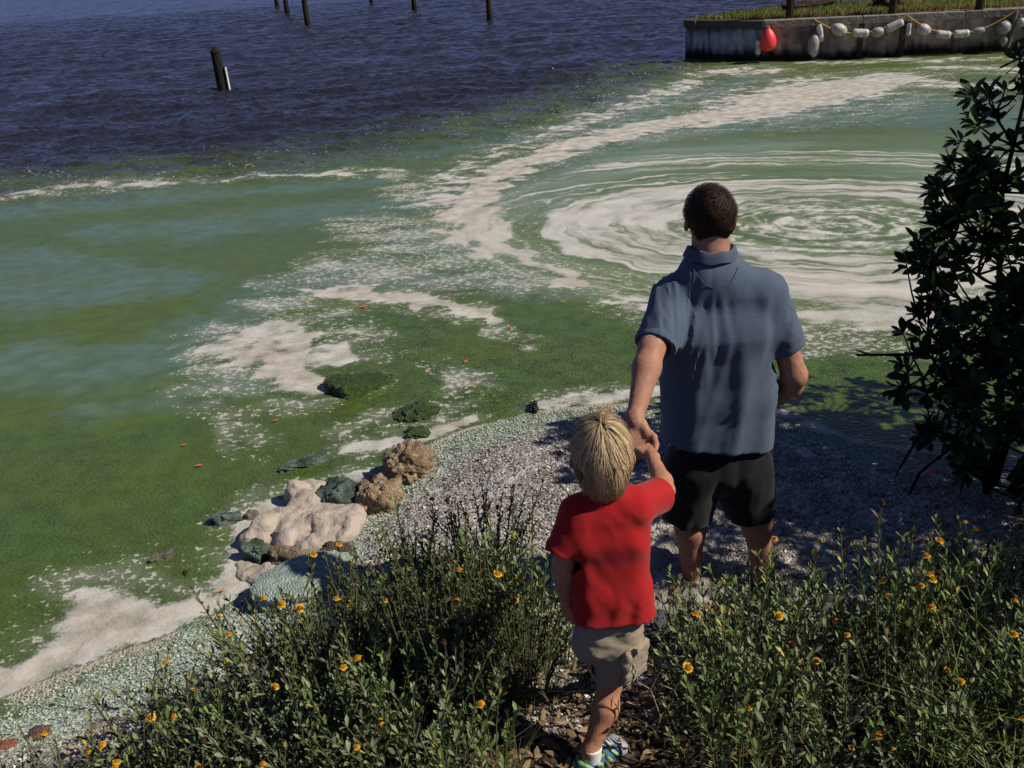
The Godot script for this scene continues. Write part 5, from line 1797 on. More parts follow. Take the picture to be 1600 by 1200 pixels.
func build_boy() -> void:
	var b := Vector3(0.19, 0.49, -1.90)
	b.y = 0.49
	var T := thing("person", "small blond child in red t-shirt and khaki shorts reaching for the man's hand", "person", b)
	var off := -b
	var P := func(x: float, y: float, z: float) -> Vector3: return Vector3(x, y, z) + off
	var f := Sdf.new(P.call(0.04, 0.50, -2.42), P.call(0.50, 1.46, -1.80), 0.0085)
	f.quad(P.call(0.19, 1.30, -1.98), P.call(0.270, 1.30, -1.98), P.call(0.21, 1.0, -1.945), P.call(0.27, 1.0, -1.945), 0.040, 0.032, 0.03)
	f.quad(P.call(0.155, 1.355, -1.98), P.call(0.30, 1.365, -1.98), P.call(0.18, 1.29, -1.98), P.call(0.275, 1.29, -1.98), 0.034, 0.055, 0.03)
	f.cap(P.call(0.226, 1.36, -1.98), P.call(0.224, 1.47, -1.99), 0.037, 0.036, 0.03)
	f.cap(P.call(0.148, 1.35, -1.98), P.call(0.107, 1.197, -1.96), 0.033, 0.027, 0.02)
	f.cap(P.call(0.107, 1.197, -1.96), P.call(0.106, 1.155, -1.965), 0.027, 0.029, 0.02)
	f.cap(P.call(0.106, 1.155, -1.965), P.call(0.114, 1.030, -1.985), 0.029, 0.019, 0.02)
	f.cap(P.call(0.312, 1.366, -1.985), P.call(0.417, 1.283, -2.15), 0.034, 0.028, 0.02)
	f.cap(P.call(0.417, 1.283, -2.15), P.call(0.420, 1.280, -2.20), 0.028, 0.029, 0.02)
	f.cap(P.call(0.420, 1.280, -2.20), P.call(0.416, 1.270, -2.365), 0.029, 0.0195, 0.02)
	# right leg stands, left leg steps forward
	f.cap(P.call(0.250, 0.96, -1.945), P.call(0.230, 0.758, -1.955), 0.050, 0.037, 0.02)
	f.cap(P.call(0.230, 0.758, -1.955), P.call(0.212, 0.690, -1.915), 0.035, 0.038, 0.02)
	f.cap(P.call(0.212, 0.690, -1.915), P.call(0.160, 0.575, -1.868), 0.038, 0.023, 0.02)
	f.cap(P.call(0.160, 0.575, -1.868), P.call(0.160, 0.535, -1.87), 0.026, 0.026, 0.02)
	f.cap(P.call(0.195, 0.96, -1.96), P.call(0.205, 0.755, -2.13), 0.050, 0.042, 0.02)
	f.cap(P.call(0.205, 0.755, -2.13), P.call(0.215, 0.680, -2.14), 0.040, 0.043, 0.02)
	f.cap(P.call(0.215, 0.680, -2.14), P.call(0.235, 0.500, -2.20), 0.042, 0.026, 0.02)
	var mb := MB.new()
	f.build(mb)
	var hc: Vector3 = P.call(0.222, 1.512, -2.000)
	var hr := Vector3(0.068, 0.104, 0.082)
	var g := Sdf.new(hc - Vector3(0.11, 0.14, 0.13), hc + Vector3(0.11, 0.13, 0.12), 0.0045)
	head(g, hc, hr, 0.86)
	g.cap(P.call(0.226, 1.38, -1.98), P.call(0.224, 1.47, -1.99), 0.0365, 0.0355, 0.03)
	g.build(mb)
	# the hand that is held, back of the hand up, fingers round the man's palm
	var w: Vector3 = P.call(0.416, 1.270, -2.368)
	var d := Vector3(-0.30, -0.10, -0.95).normalized()
	var n := Vector3(0.05, -0.80, -0.20)
	n = (n - d * n.dot(d)).normalized()
	var t := d.cross(n)
	if t.x > 0.0:
		t = -t
	g = Sdf.new(w - Vector3(0.10, 0.10, 0.14), w + Vector3(0.07, 0.06, 0.04), 0.0030)
	g.cap(w - d * 0.02, w + d * 0.008, 0.0195, 0.0165, 0.01)
	hand(g, w, d, n, t, 0.68, [0.5, 0.8, 0.6], [Vector3(0.75, 0.6, 0.45), Vector3(0.8, 0.2, 0.6), Vector3(0.8, 0.0, 0.6)])
	g.build(mb)
	w = P.call(0.114, 1.030, -1.985)
	d = Vector3(0.08, -0.97, -0.15).normalized()
	n = Vector3(0.75, 0.05, -0.60)
	n = (n - d * n.dot(d)).normalized()
	t = d.cross(n)
	if t.z > 0.0:
		t = -t
	g = Sdf.new(w - Vector3(0.08, 0.15, 0.10), w + Vector3(0.09, 0.04, 0.08), 0.0032)
	g.cap(w - d * 0.02, w + d * 0.008, 0.0185, 0.0165, 0.01)
	hand(g, w, d, n, t, 0.66, [0.35, 0.5, 0.4], [Vector3(0.85, 0.5, 0.3), Vector3(0.95, 0.2, 0.3), Vector3(0.95, 0.0, 0.4)])
	g.build(mb)
	obj("body", mb.mesh(), M.boy_skin, T)
	eyes(T, hc, hr, 0.86)
	# red t-shirt
	f = Sdf.new(P.call(0.03, 0.93, -2.16), P.call(0.46, 1.44, -1.82), 0.0058)
	f.quad(P.call(0.150, 1.352, -1.98), P.call(0.305, 1.362, -1.98), P.call(0.172, 1.27, -1.975), P.call(0.286, 1.27, -1.975), 0.038, 0.058, 0.03)
	f.quad(P.call(0.195, 1.385, -1.98), P.call(0.258, 1.388, -1.98), P.call(0.17, 1.34, -1.98), P.call(0.288, 1.345, -1.98), 0.034, 0.050, 0.03)
	f.quad(P.call(0.172, 1.27, -1.975), P.call(0.286, 1.27, -1.975), P.call(0.186, 1.09, -1.955), P.call(0.290, 1.095, -1.955), 0.058, 0.056, 0.03)
	f.quad(P.call(0.186, 1.09, -1.955), P.call(0.290, 1.095, -1.955), P.call(0.190, 0.95, -1.94), P.call(0.300, 0.96, -1.94), 0.056, 0.078, 0.03)
	var s0: Vector3 = P.call(0.150, 1.345, -1.98)
	var s1: Vector3 = P.call(0.104, 1.238, -1.962)
	f.cap(s0, s1 + (s1 - s0) * 0.15, 0.045, 0.046, 0.025)
	f.trim(s1, (s1 - s0).normalized(), 0.065)
	f.dig(s1 - (s1 - s0) * 0.15, s1 + (s1 - s0) * 0.5, 0.035, 0.039)
	var r0: Vector3 = P.call(0.310, 1.360, -1.985)
	var r1: Vector3 = P.call(0.386, 1.312, -2.085)
	f.cap(r0, r1 + (r1 - r0) * 0.15, 0.048, 0.052, 0.025)
	f.trim(r1, (r1 - r0).normalized(), 0.07)
	f.dig(r1 - (r1 - r0) * 0.15, r1 + (r1 - r0) * 0.5, 0.038, 0.043)
	var drape := fnl(61, 1.0, 2)
	var wr := func(p: Vector3) -> float:
		var x := p.x - off.x
		var y := p.y - off.y
		var v := (absf(drape.get_noise_3d(x * 8.0 + y * 4.0, y * 4.0 - x * 2.0, p.z * 4.0)) - 0.22) * 0.007
		# pull from the raised arm across the back
		var u := (x - 0.30) * 0.75 + (y - 1.30) * 0.66
		v += sin(u * 90.0) * 0.0016 * smoothstep(0.22, 0.33, x) * smoothstep(1.1, 1.25, y)
		var e := (x - 0.262 - (1.12 - y) * -0.30) / 0.016
		v -= exp(-e * e) * 0.006 * smoothstep(0.96, 1.0, y) * smoothstep(1.14, 1.06, y)
		e = (x - 0.300 - (1.12 - y) * -0.25) / 0.014
		v += exp(-e * e) * 0.005 * smoothstep(1.16, 1.06, y)
		v += sin(x * 55.0 + 1.0) * 0.0035 * smoothstep(1.06, 0.97, y)
		return v
	f.push(wr)
	f.trim(P.call(0.25, 1.020, -1.94), Vector3(0.03, -1.0, 0.10).normalized())
	mb = MB.new()
	f.build(mb)
	var shirt := obj("t_shirt", mb.mesh(), M.red_cloth, T)
	for k in 2:
		var q0: Vector3 = [s0, r0][k]
		var q1: Vector3 = [s1, r1][k]
		var ax := (q1 - q0).normalized()
		var bs := Basis(Quaternion(Vector3.UP, -ax))
		var rr: float = [0.046, 0.0515][k]
		mb = MB.new()
		mb.lathe([Vector2(rr - 0.006, 0.001), Vector2(rr + 0.0005, 0.0), Vector2(rr + 0.0015, 0.003), Vector2(rr + 0.0012, 0.014), Vector2(rr - 0.001, 0.0155)], 32, q1, bs)
		obj("sleeve_hem", mb.mesh(), M.red_cloth, shirt)
	mb = MB.new()
	mb.lathe([Vector2(0.042, -0.008), Vector2(0.0415, 0.006), Vector2(0.0435, 0.009), Vector2(0.0475, 0.006), Vector2(0.0495, -0.004), Vector2(0.0475, -0.010)], 40, Vector3.ZERO)
	mb.smooth()
	var tilt := Basis(Vector3.RIGHT, -0.30)
	for i in mb.v.size():
		mb.v[i] = tilt * (mb.v[i] * Vector3(1.12, 1, 1)) + P.call(0.226, 1.402, -1.985)
		mb.n[i] = tilt * mb.n[i]
	obj("neck_band", mb.mesh(), M.red_cloth, shirt)
	# khaki cargo shorts
	f = Sdf.new(P.call(0.07, 0.76, -2.16), P.call(0.36, 1.06, -1.82), 0.0058)
	f.quad(P.call(0.21, 0.985, -1.945), P.call(0.275, 0.985, -1.945), P.call(0.202, 0.93, -1.945), P.call(0.270, 0.93, -1.942), 0.050, 0.061, 0.03)
	f.cap(P.call(0.260, 0.905, -1.940), P.call(0.238, 0.76, -1.950), 0.067, 0.060, 0.012)
	f.cap(P.call(0.186, 0.905, -1.97), P.call(0.195, 0.77, -2.085), 0.064, 0.056, 0.012)
	f.trim(P.call(0.238, 0.798, -1.95), Vector3(0.10, -1, 0.06).normalized(), 0.10)
	f.trim(P.call(0.195, 0.800, -2.08), Vector3(-0.05, -1, -0.5).normalized(), 0.085)
	f.dig(P.call(0.239, 0.80, -1.95), P.call(0.235, 0.72, -1.95), 0.053, 0.056)
	var cr := fnl(63, 1.0, 3)
	f.push(func(p: Vector3) -> float: return cr.get_noise_3d(p.x * 16.0, p.y * 30.0, p.z * 16.0) * 0.007 + sin(p.y * 130.0 + p.x * 40.0) * 0.0016)
	mb = MB.new()
	f.build(mb)
	var sh := obj("cargo_shorts", mb.mesh(), M.khaki, T)
	# cargo pocket with its flap, on the outside of the right leg
	var pb := Basis(Vector3.UP, 0.75) * Basis(Vector3.RIGHT, 0.06)
	for k in 2:
		g = Sdf.new(P.call(0.22, 0.80, -1.99), P.call(0.36, 0.99, -1.84), 0.0050)
		var at: Vector3 = P.call(0.296, 0.872 if k == 0 else 0.920, -1.893)
		var hx := 0.040
		var hy := 0.040 if k == 0 else 0.013
		g.quad(at + pb * Vector3(-hx, hy, 0), at + pb * Vector3(hx, hy, 0), at + pb * Vector3(-hx, -hy, -0.001), at + pb * Vector3(hx, -hy, -0.001), 0.010 if k == 0 else 0.013, 0.011 if k == 0 else 0.015, 0.004)
		g.push(func(p: Vector3) -> float: return cr.get_noise_3d(p.x * 26.0, p.y * 40.0, p.z * 26.0) * 0.006)
		mb = MB.new()
		g.build(mb)
		obj("pocket" if k == 0 else "pocket_flap", mb.mesh(), M.khaki, sh)
	# hem band
	mb = MB.new()
	mb.lathe([Vector2(0.055, 0.001), Vector2(0.0625, 0.0), Vector2(0.064, 0.004), Vector2(0.0645, 0.020), Vector2(0.062, 0.022)], 36, P.call(0.240, 0.796, -1.950), Basis(Vector3.BACK, 0.10))
	obj("leg_hem", mb.mesh(), M.khaki, sh)
	# socks and running shoes
	var feet := [[Vector3(0.160, 0.0, -1.868), 0.95], [Vector3(0.236, -0.035, -2.20), 0.1]]
	for s in 2:
		var ank: Vector3 = feet[s][0]
		var yaw: float = feet[s][1]
		var fw := Vector3(sin(yaw), 0, -cos(yaw))
		var sd := Vector3(cos(yaw), 0, sin(yaw))
		var heel: Vector3 = P.call(ank.x, 0.512 + ank.y, ank.z) - fw * 0.022
		g = Sdf.new(heel - Vector3(0.07, 0.03, 0.07), heel + Vector3(0.10, 0.12, 0.07), 0.005)
		g.cap(heel + fw * 0.024 + Vector3(0, 0.015, 0), heel + fw * 0.022 + Vector3(0.004 * (1 - s), 0.075, -0.002), 0.029, 0.031, 0.01)
		g.trim(heel + Vector3(0, 0.078, 0), Vector3.UP)
		var rib := fnl(66, 1.0, 1)
		mb = MB.new()
		g.build(mb)
		obj("sock", mb.mesh(), M.sock, T)
		g = Sdf.new(heel + fw * 0.075 - Vector3(0.15, 0.05, 0.15), heel + fw * 0.075 + Vector3(0.15, 0.09, 0.15), 0.0042)
		g.quad(heel - sd * 0.008, heel + sd * 0.008, heel + fw * 0.130 - sd * 0.016, heel + fw * 0.130 + sd * 0.012, 0.032, 0.026, 0.01)
		g.cap(heel + Vector3(0, 0.016, 0), heel + fw * 0.09 + Vector3(0, 0.010, 0), 0.034, 0.028, 0.02)
		g.cap(heel + fw * 0.07 + Vector3(0, 0.030, 0), heel + fw * 0.045 + Vector3(0, 0.040, 0), 0.018, 0.020, 0.012)
		g.trim(heel + Vector3(0, -0.027, 0), Vector3.DOWN)
		g.dig(heel + fw * 0.018 + Vector3(0, 0.040, 0), heel + fw * 0.018 + Vector3(0, 0.12, 0), 0.031, 0.033)
		mb = MB.new()
		var hh := heel
		g.build(mb, func(p: Vector3) -> Color:
			var l := (p - hh).dot(fw)
			var u := (p - hh).dot(sd)
			var y := p.y - hh.y
			if y < -0.012:
				return Color(0.55, 0.56, 0.55)
			if y > 0.040 and l < 0.06:
				return Color(0.20, 0.38, 0.09)
			if l > 0.118:
				return Color(0.32, 0.33, 0.35)
			if absf(u) > 0.014 and fmod(l + y * 0.9 + 1.0, 0.030) < 0.011:
				return Color(0.30, 0.42, 0.16)
			if l > 0.05 and absf(u) < 0.012 and fmod(l + 1.0, 0.016) < 0.006:
				return Color(0.40, 0.42, 0.42)
			return Color(0.02, 0.085, 0.19))
		var shoe := obj("shoe", mb.mesh(), M.shoe, T)
		mb = MB.new()
		var lace := []
		for i in 9:
			var u := i / 8.0
			lace.append(heel + fw * lerpf(0.052, 0.105, u) + sd * (0.013 if i % 2 else -0.013) + Vector3(0, 0.056 - 0.020 * u, 0))
		var lr := []
		for i in 9:
			lr.append(0.0022)
		mb.tube(lace, lr, 5)
		obj("shoelace", mb.mesh(), M.sock, shoe)
	# blond hair
	g = Sdf.new(hc - Vector3(0.11, 0.14, 0.12), hc + Vector3(0.11, 0.14, 0.13), 0.0048)
	g.ell(hc + Vector3(0, 0.012, 0.004), Vector3(0.0740, 0.1005, 0.0880), Basis.IDENTITY, 0.01)
	g.quad(hc + Vector3(-0.042, -0.02, 0.034), hc + Vector3(0.042, -0.02, 0.034), hc + Vector3(-0.034, -0.090, 0.030), hc + Vector3(0.034, -0.090, 0.030), 0.036, 0.018, 0.02)
	g.trim(hc + Vector3(0, 0.035, -0.065), Vector3(0, -0.55, -0.85).normalized())
	g.trim(hc + Vector3(0, -0.075, -0.02), Vector3(0, -0.62, -0.78).normalized())
	var tuft := fnl(65, 60.0, 2)
	mb = MB.new()
	g.build(mb, func(p: Vector3) -> Color: return Color(0.17, 0.105, 0.045) * (1.0 + 0.6 * tuft.get_noise_3d(p.x, p.y * 0.2, p.z)))
	var hr2 := Vector3(0.0755, 0.1025, 0.0900)
	hair_strands(mb, hc + Vector3(0, 0.012, 0.004), hr2, Vector2(0.05, 0.30), 7000, 0.0011, Color(0.58, 0.45, 0.27), Color(0.16, 0.105, 0.055), func(ph: float) -> float: return 1.72 + 0.55 * smoothstep(-0.75, 0.1, cos(ph)) + 0.40 * smoothstep(0.35, 1.0, cos(ph)), 0.07, 9, 9, 240)
	# a wisp that stands up at the crown, and a lock at the nape
	var gg := RandomNumberGenerator.new()
	gg.seed = 31
	for i in 16:
		var p0 := hc + Vector3(gg.randf_range(-0.012, 0.012), 0.112, 0.030 + gg.randf_range(-0.01, 0.01))
		var p1 := p0 + Vector3(gg.randf_range(0.0, 0.012), 0.028, gg.randf_range(-0.012, 0.0))
		var p2 := p1 + Vector3(gg.randf_range(0.004, 0.026), gg.randf_range(0.012, 0.03), gg.randf_range(-0.03, -0.01))
		mb.col = Color(0.46, 0.32, 0.16)
		mb.tube([p0, p1, p2], [0.0011, 0.0008, 0.0002], 4, false)
	obj("hair", mb.orient().mesh(), M.hair, T)

# ---------------------------------------------------------------- plants
# a leaf lying along +z from the origin, folded along its midrib; widest at `fat` of its length
func leaf_shape(mb: MB, at: Transform3D, l: float, w: float, fat: float, fold: float, bend: float, rows: int) -> void:
	var last := -1
	for i in rows + 1:
		var t := float(i) / rows
		var ww := w * 0.5 * pow(sin(PI * pow(t, log(0.5) / log(fat))), 0.75) + 0.0006
		if i == rows:
			ww = 0.0
		var y := bend * l * t * t
		var c := Vector3(0, y - fold * ww * 0.6, l * t)
		var a := mb.vert(at * (c + Vector3(-ww, fold * ww, 0)), (at.basis * Vector3(fold, 1, -bend * 2.0 * t)).normalized())
		mb.vert(at * c, (at.basis * Vector3(0, 1, -bend * 2.0 * t)).normalized())
		mb.vert(at * (c + Vector3(ww, fold * ww, 0)), (at.basis * Vector3(-fold, 1, -bend * 2.0 * t)).normalized())
		if last >= 0:
			for k in 2:
				mb.tri(last + k, a + k, last + k + 1)
				mb.tri(last + k + 1, a + k, a + k + 1)
		last = a

func aim(dir: Vector3, roll := 0.0) -> Basis:
	var z := dir.normalized()
	var up := Vector3.UP if absf(z.y) < 0.97 else Vector3.RIGHT
	var x := up.cross(z).normalized()
	return Basis(x, z.cross(x), z) * Basis(Vector3.BACK, roll)

func daisy_plant(seed_: int, height: float, stems: int, spread: float, tone: Color, small := 1.0) -> Array:
	# [stem mesh, leaf mesh, stem tips]
	var g := RandomNumberGenerator.new()
	g.seed = seed_
	var st := MB.new()
	var lf := MB.new()
	var tips := []
	for i in stems:
		var a := g.randf() * TAU
		var r := sqrt(g.randf()) * spread
		var p0 := Vector3(cos(a) * r * 0.5, -0.01, sin(a) * r * 0.5)
		var h := height * g.randf_range(0.6, 1.08)
		var lean := Vector3(cos(a), 0, sin(a)) * r * g.randf_range(0.6, 1.3) + Vector3(g.randf_range(-0.04, 0.04), 0, g.randf_range(-0.04, 0.04))
		var p1 := p0 + Vector3(0, h * 0.5, 0) + lean * 0.35
		var p2 := p0 + Vector3(0, h, 0) + lean
		st.col = Color(0.10, 0.085, 0.045).lerp(Color(0.085, 0.105, 0.045), g.randf())
		st.tube([p0, p1, p2], [0.0032, 0.0026, 0.0016], 5, false)
		tips.append(p2)
		var pairs := int(h / (0.034 if small == 1.0 else 0.022))
		var twist := g.randf() * TAU
		for k in pairs:
			var t := lerpf(0.22, 1.0, (k + g.randf() * 0.4) / pairs)
			if t < 0.5 and g.randf() < 0.35:
				continue
			var p := p0.lerp(p1, t * 2.0) if t < 0.5 else p1.lerp(p2, t * 2.0 - 1.0)
			var axis := (p2 - p0).normalized()
			for s in 2:
				if g.randf() < 0.08:
					continue
				var b := twist + k * 1.45 + s * PI + g.randf_range(-0.35, 0.35)
				var up := g.randf_range(0.6, 1.8) + t * 0.4
				var dir := (Vector3(cos(b), 0, sin(b)) + axis * up).normalized()
				var l := g.randf_range(0.026, 0.054) * (1.1 - 0.40 * t) * small
				var c := tone * g.randf_range(0.7, 1.3)
				var q := g.randf()
				if q < 0.025:
					c = Color(0.36, 0.30, 0.05)
				elif q < 0.05:
					c = Color(0.15, 0.10, 0.05)
				elif t > 0.9:
					c = c.lerp(Color(0.19, 0.25, 0.07), 0.5)
				lf.col = c
				leaf_shape(lf, Transform3D(aim(dir, g.randf_range(-0.5, 0.5)), p), l, l * g.randf_range(0.24, 0.36), 0.62, g.randf_range(0.15, 0.5), g.randf_range(-0.35, 0.15), 3)
	return [st.orient().mesh(), lf.orient().mesh(), tips]

func flower_mesh(seed_: int, dead: bool) -> ArrayMesh:
	var g := RandomNumberGenerator.new()
	g.seed = seed_
	var mb := MB.new()
	var r := 0.0085
	# bracts under the head
	mb.col = Color(0.10, 0.12, 0.05) if not dead else Color(0.07, 0.045, 0.03)
	mb.lathe([Vector2(0.0, 0.013), Vector2(0.006, 0.012), Vector2(0.0085, 0.006), Vector2(0.0065, 0.001), Vector2(0.0015, -0.004)], 10, Vector3.ZERO)
	# disc florets: a dome of little pegs
	mb.col = Color(0.50, 0.22, 0.012) if not dead else Color(0.060, 0.030, 0.016)
	mb.lathe([Vector2(0.0, 0.0175), Vector2(0.004, 0.0168), Vector2(0.0072, 0.0142), Vector2(0.0086, 0.010)], 12, Vector3.ZERO)
	for i in (34 if not dead else 40):
		var t := sqrt((i + 0.5) / 40.0)
		var a := i * 2.39996
		var d := Vector3(cos(a) * t * r, 0.0172 - t * t * 0.0065, sin(a) * t * r)
		var up := (Vector3(cos(a) * t * 0.9, 1.0, sin(a) * t * 0.9)).normalized()
		mb.col = (Color(0.62, 0.32, 0.02) if g.randf() < 0.6 else Color(0.42, 0.15, 0.012)) if not dead else Color(0.05, 0.026, 0.016) * g.randf_range(0.7, 1.6)
		mb.tube([d, d + up * g.randf_range(0.0028, 0.0050)], [0.0012, 0.0009], 4, true)
	if not dead:
		var n := 13
		for i in n:
			var a := TAU * i / n + g.randf_range(-0.1, 0.1)
			mb.col = Color(0.70, 0.40, 0.02) * g.randf_range(0.85, 1.1)
			leaf_shape(mb, Transform3D(aim(Vector3(cos(a), g.randf_range(-0.15, 0.35), sin(a))), Vector3(cos(a) * 0.006, 0.011, sin(a) * 0.006)), g.randf_range(0.0075, 0.0105), 0.0048, 0.6, 0.2, -0.2, 3)
	# stalk
	mb.col = Color(0.10, 0.12, 0.05)
	mb.tube([Vector3(0.001, -0.045, 0.001), Vector3(0, 0.0, 0)], [0.0013, 0.0014], 5, false)
	return mb.orient().mesh()

func build_plants() -> void:
	var leaf_m := vmat("daisy_leaf", 0.55, 0.4)
	leaf_m.backlight_enabled = true
	leaf_m.backlight = Color(0.20, 0.24, 0.12)
	var stem_m := vmat("daisy_stem", 0.7, 0.3)
	var flower_m := vmat("daisy_flower", 0.6, 0.3)
	flower_m.backlight_enabled = true
	flower_m.backlight = Color(0.3, 0.25, 0.1)
	var variants := []
	var tones := [Color(0.128, 0.176, 0.064), Color(0.150, 0.190, 0.105), Color(0.105, 0.158, 0.048), Color(0.172, 0.206, 0.122)]
	for i in 8:
		variants.append(daisy_plant(500 + i, [0.31, 0.38, 0.46, 0.34, 0.26, 0.42, 0.50, 0.22][i], [11, 13, 12, 14, 10, 12, 11, 9][i], [0.13, 0.15, 0.14, 0.17, 0.12, 0.16, 0.13, 0.12][i], tones[i % 4]))
	for i in 3:
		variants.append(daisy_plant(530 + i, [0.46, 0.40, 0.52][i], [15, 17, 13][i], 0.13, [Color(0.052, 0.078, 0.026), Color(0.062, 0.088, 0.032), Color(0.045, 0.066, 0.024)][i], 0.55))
	var flowers := [flower_mesh(1, false), flower_mesh(2, false), flower_mesh(3, false)]
	var heads := [flower_mesh(4, true), flower_mesh(5, true)]
	var limit := [[-2.6, -1.75], [-1.75, -1.85], [-1.37, -2.05], [-1.14, -2.36], [-0.88, -2.52], [-0.70, -2.66], [-0.56, -2.92], [-0.10, -3.12], [0.0, -2.75], [0.08, -2.50], [0.40, -2.32], [0.60, -2.62], [0.72, -2.50], [1.05, -2.46], [1.30, -2.42], [1.48, -2.62], [1.85, -2.80], [2.5, -3.0]]
	var g := RandomNumberGenerator.new()
	g.seed = 99
	var placed := []
	var tries := 0
	while placed.size() < 215 and tries < 24000:
		tries += 1
		var x := g.randf_range(-1.75, 2.25)
		var z := g.randf_range(-3.15, -1.22)
		var top := -1.0
		for i in limit.size() - 1:
			if x >= limit[i][0] and x < limit[i + 1][0]:
				top = lerpf(limit[i][1], limit[i + 1][1], (x - limit[i][0]) / (limit[i + 1][0] - limit[i][0]))
		if z < top:
			continue
		# the clearing where the child stands, and the way down to the slab
		if x > -0.12 and x < 0.44 and z > -2.12:
			continue
		if Vector2((x - 0.26) * 1.2, z + 2.2).length() < 0.24:
			continue
		if x > 0.30 and x < 0.52 and z < -2.1 and z > -2.5:
			continue
		if x < -1.35 and z > -1.75 and x < -1.5:
			continue
		var close := false
		for p: Vector3 in placed:
			if Vector2(p.x - x, p.z - z).length() < (0.088 if x > -0.8 and x < 0.1 and z < -2.0 else 0.108 if z < -1.8 else 0.145):
				close = true
				break
		if close:
			continue
		placed.append(Vector3(x, ground_at(x, z), z))
	var words := ["no", "one", "two", "three", "four", "five", "six"]
	for i in placed.size():
		var at: Vector3 = placed[i]
		var x := at.x
		var v := g.randi() % 8
		if x > -0.45 and x < 0.1 and at.z < -2.7:
			v = 6
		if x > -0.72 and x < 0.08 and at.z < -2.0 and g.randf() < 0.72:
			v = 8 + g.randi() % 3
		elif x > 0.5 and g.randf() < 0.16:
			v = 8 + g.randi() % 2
		if x < -1.0:
			v = [4, 7, 0, 3][g.randi() % 4]
		var turn := g.randf() * TAU
		var sc := g.randf_range(0.85, 1.12)
		if at.z > -1.6:
			sc *= 0.85
		if x > -0.75 and x < 0.05 and at.z < -2.0:
			sc *= 1.12
		var nf := 0
		var nd := 0
		var want := g.randf()
		if x < -0.75:
			nf = 0 if want < 0.2 else 1 if want < 0.65 else 2
			nd = 1 if g.randf() < 0.45 else 0
		elif x < 0.1:
			nf = 1 if want < 0.38 else 0
			nd = 1 if g.randf() < 0.25 else 0
		else:
			nf = 1 if want < 0.50 else (2 if want < 0.72 else 0)
			nd = 1 if g.randf() < 0.5 else 0
		var by := ["by the corner stones", "by the shore foam", "before the mint slab", "before the tan boulders", "left of the child's arm", "beside the child's legs", "right of the child's shoe", "below the grey ledge", "by the man's left foot", "by the man's right foot", "below the shaded slab", "before the mangrove roots", "at the right edge"]
		var zone := clampi(int((x + 1.75) / 0.308), 0, 12)
		var row := "front row" if at.z > -1.62 else "second row" if at.z > -1.90 else "third row" if at.z > -2.25 else "back row"
		var side := "%s %s" % [row, by[zone]]
		var tall := "dark" if v >= 8 else "tall" if v in [2, 5, 6] else "low" if v in [4, 7] else "bushy"
		var what := ""
		if nf > 0:
			what = "with %s flower%s" % [words[nf], "" if nf == 1 else "s"]
		if nd > 0:
			what += (", a" if nf > 0 else "with a") + " seed head"
		if what == "":
			what = "flowerless"
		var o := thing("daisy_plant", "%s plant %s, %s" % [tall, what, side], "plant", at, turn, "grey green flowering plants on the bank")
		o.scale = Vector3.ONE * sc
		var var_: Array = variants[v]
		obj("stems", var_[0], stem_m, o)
		var lv := obj("leaves", var_[1], leaf_m, o)
		lv.set_meta("kind", "stuff")
		var tips: Array = var_[2]
		for k in nf + nd:
			var best := -1
			for tr in 3:
				var c := g.randi() % tips.size()
				if best < 0 or tips[c].y > tips[best].y:
					best = c
			var live := k < nf
			var fo := obj("flower" if live else "seed_head", flowers[g.randi() % 3] if live else heads[g.randi() % 2], flower_m, o, tips[best] + Vector3(g.randf_range(-0.006, 0.006), 0.028, g.randf_range(-0.006, 0.006)))
			fo.basis = Basis.from_euler(Vector3(g.randf_range(-0.4, 0.5), g.randf() * TAU, g.randf_range(-0.4, 0.4))).scaled(Vector3.ONE * g.randf_range(0.62, 1.0))
	# plants that would read the same are told apart by their order from the left
	var same := {}
	for o in get_children():
		if o.name.begins_with("daisy_plant"):
			var l: String = o.get_meta("label")
			if not same.has(l):
				same[l] = []
			same[l].append(o)
	for l: String in same:
		var twins: Array = same[l]
		if twins.size() > 1:
			twins.sort_custom(func(a: Node3D, b: Node3D) -> bool: return a.position.x < b.position.x)
			for i in twins.size():
				var place: String = ["left", "right"][i] if twins.size() == 2 else ["leftmost", "second", "third", "fourth", "fifth", "sixth", "seventh", "eighth", "ninth", "tenth", "eleventh", "twelfth"][mini(i, 11)]
				twins[i].set_meta("label", place + " " + l)
	# wiry grass between them
	var tuft := MB.new()
	for i in 7:
		var a := g.randf() * TAU
		var d := Vector3(cos(a), 0, sin(a))
		var l := g.randf_range(0.16, 0.34)
		var pts := []
		for k in 5:
			var t := k / 4.0
			pts.append(d * (0.008 + l * 0.55 * t * t) + Vector3(0, l * (t - 0.35 * t * t), 0))
		var sd := Vector3(-d.z, 0, d.x)
		var last := -1
		for k in 5:
			var w := 0.0017 * (1.0 - k / 4.6)
			tuft.col = Color.WHITE
			var n0 := (Vector3.UP - d * 0.3).normalized()
			var q := tuft.vert(pts[k] - sd * w, n0)
			tuft.vert(pts[k] + sd * w, n0)
			if last >= 0:
				tuft.tri(last, q, last + 1)
				tuft.tri(last + 1, q, q + 1)
			last = q
	var where: Array[Transform3D] = []
	var tints := []
	for p: Vector3 in placed:
		for k in 5:
			var q := Vector3(p.x + g.randf_range(-0.12, 0.12), 0, p.z + g.randf_range(-0.10, 0.12))
			if q.x > -0.05 and q.x < 0.36 and q.z > -2.05 and q.z < -1.7:
				continue
			q.y = ground_at(q.x, q.z) - 0.005
			where.append(Transform3D(Basis(Vector3.UP, g.randf() * TAU).scaled(Vector3.ONE * g.randf_range(0.6, 1.25)), q))
			var c := Color(0.055, 0.085, 0.02).lerp(Color(0.11, 0.12, 0.045), g.randf())
			if g.randf() < 0.15:
				c = Color(0.22, 0.17, 0.09)
			tints.append(c)
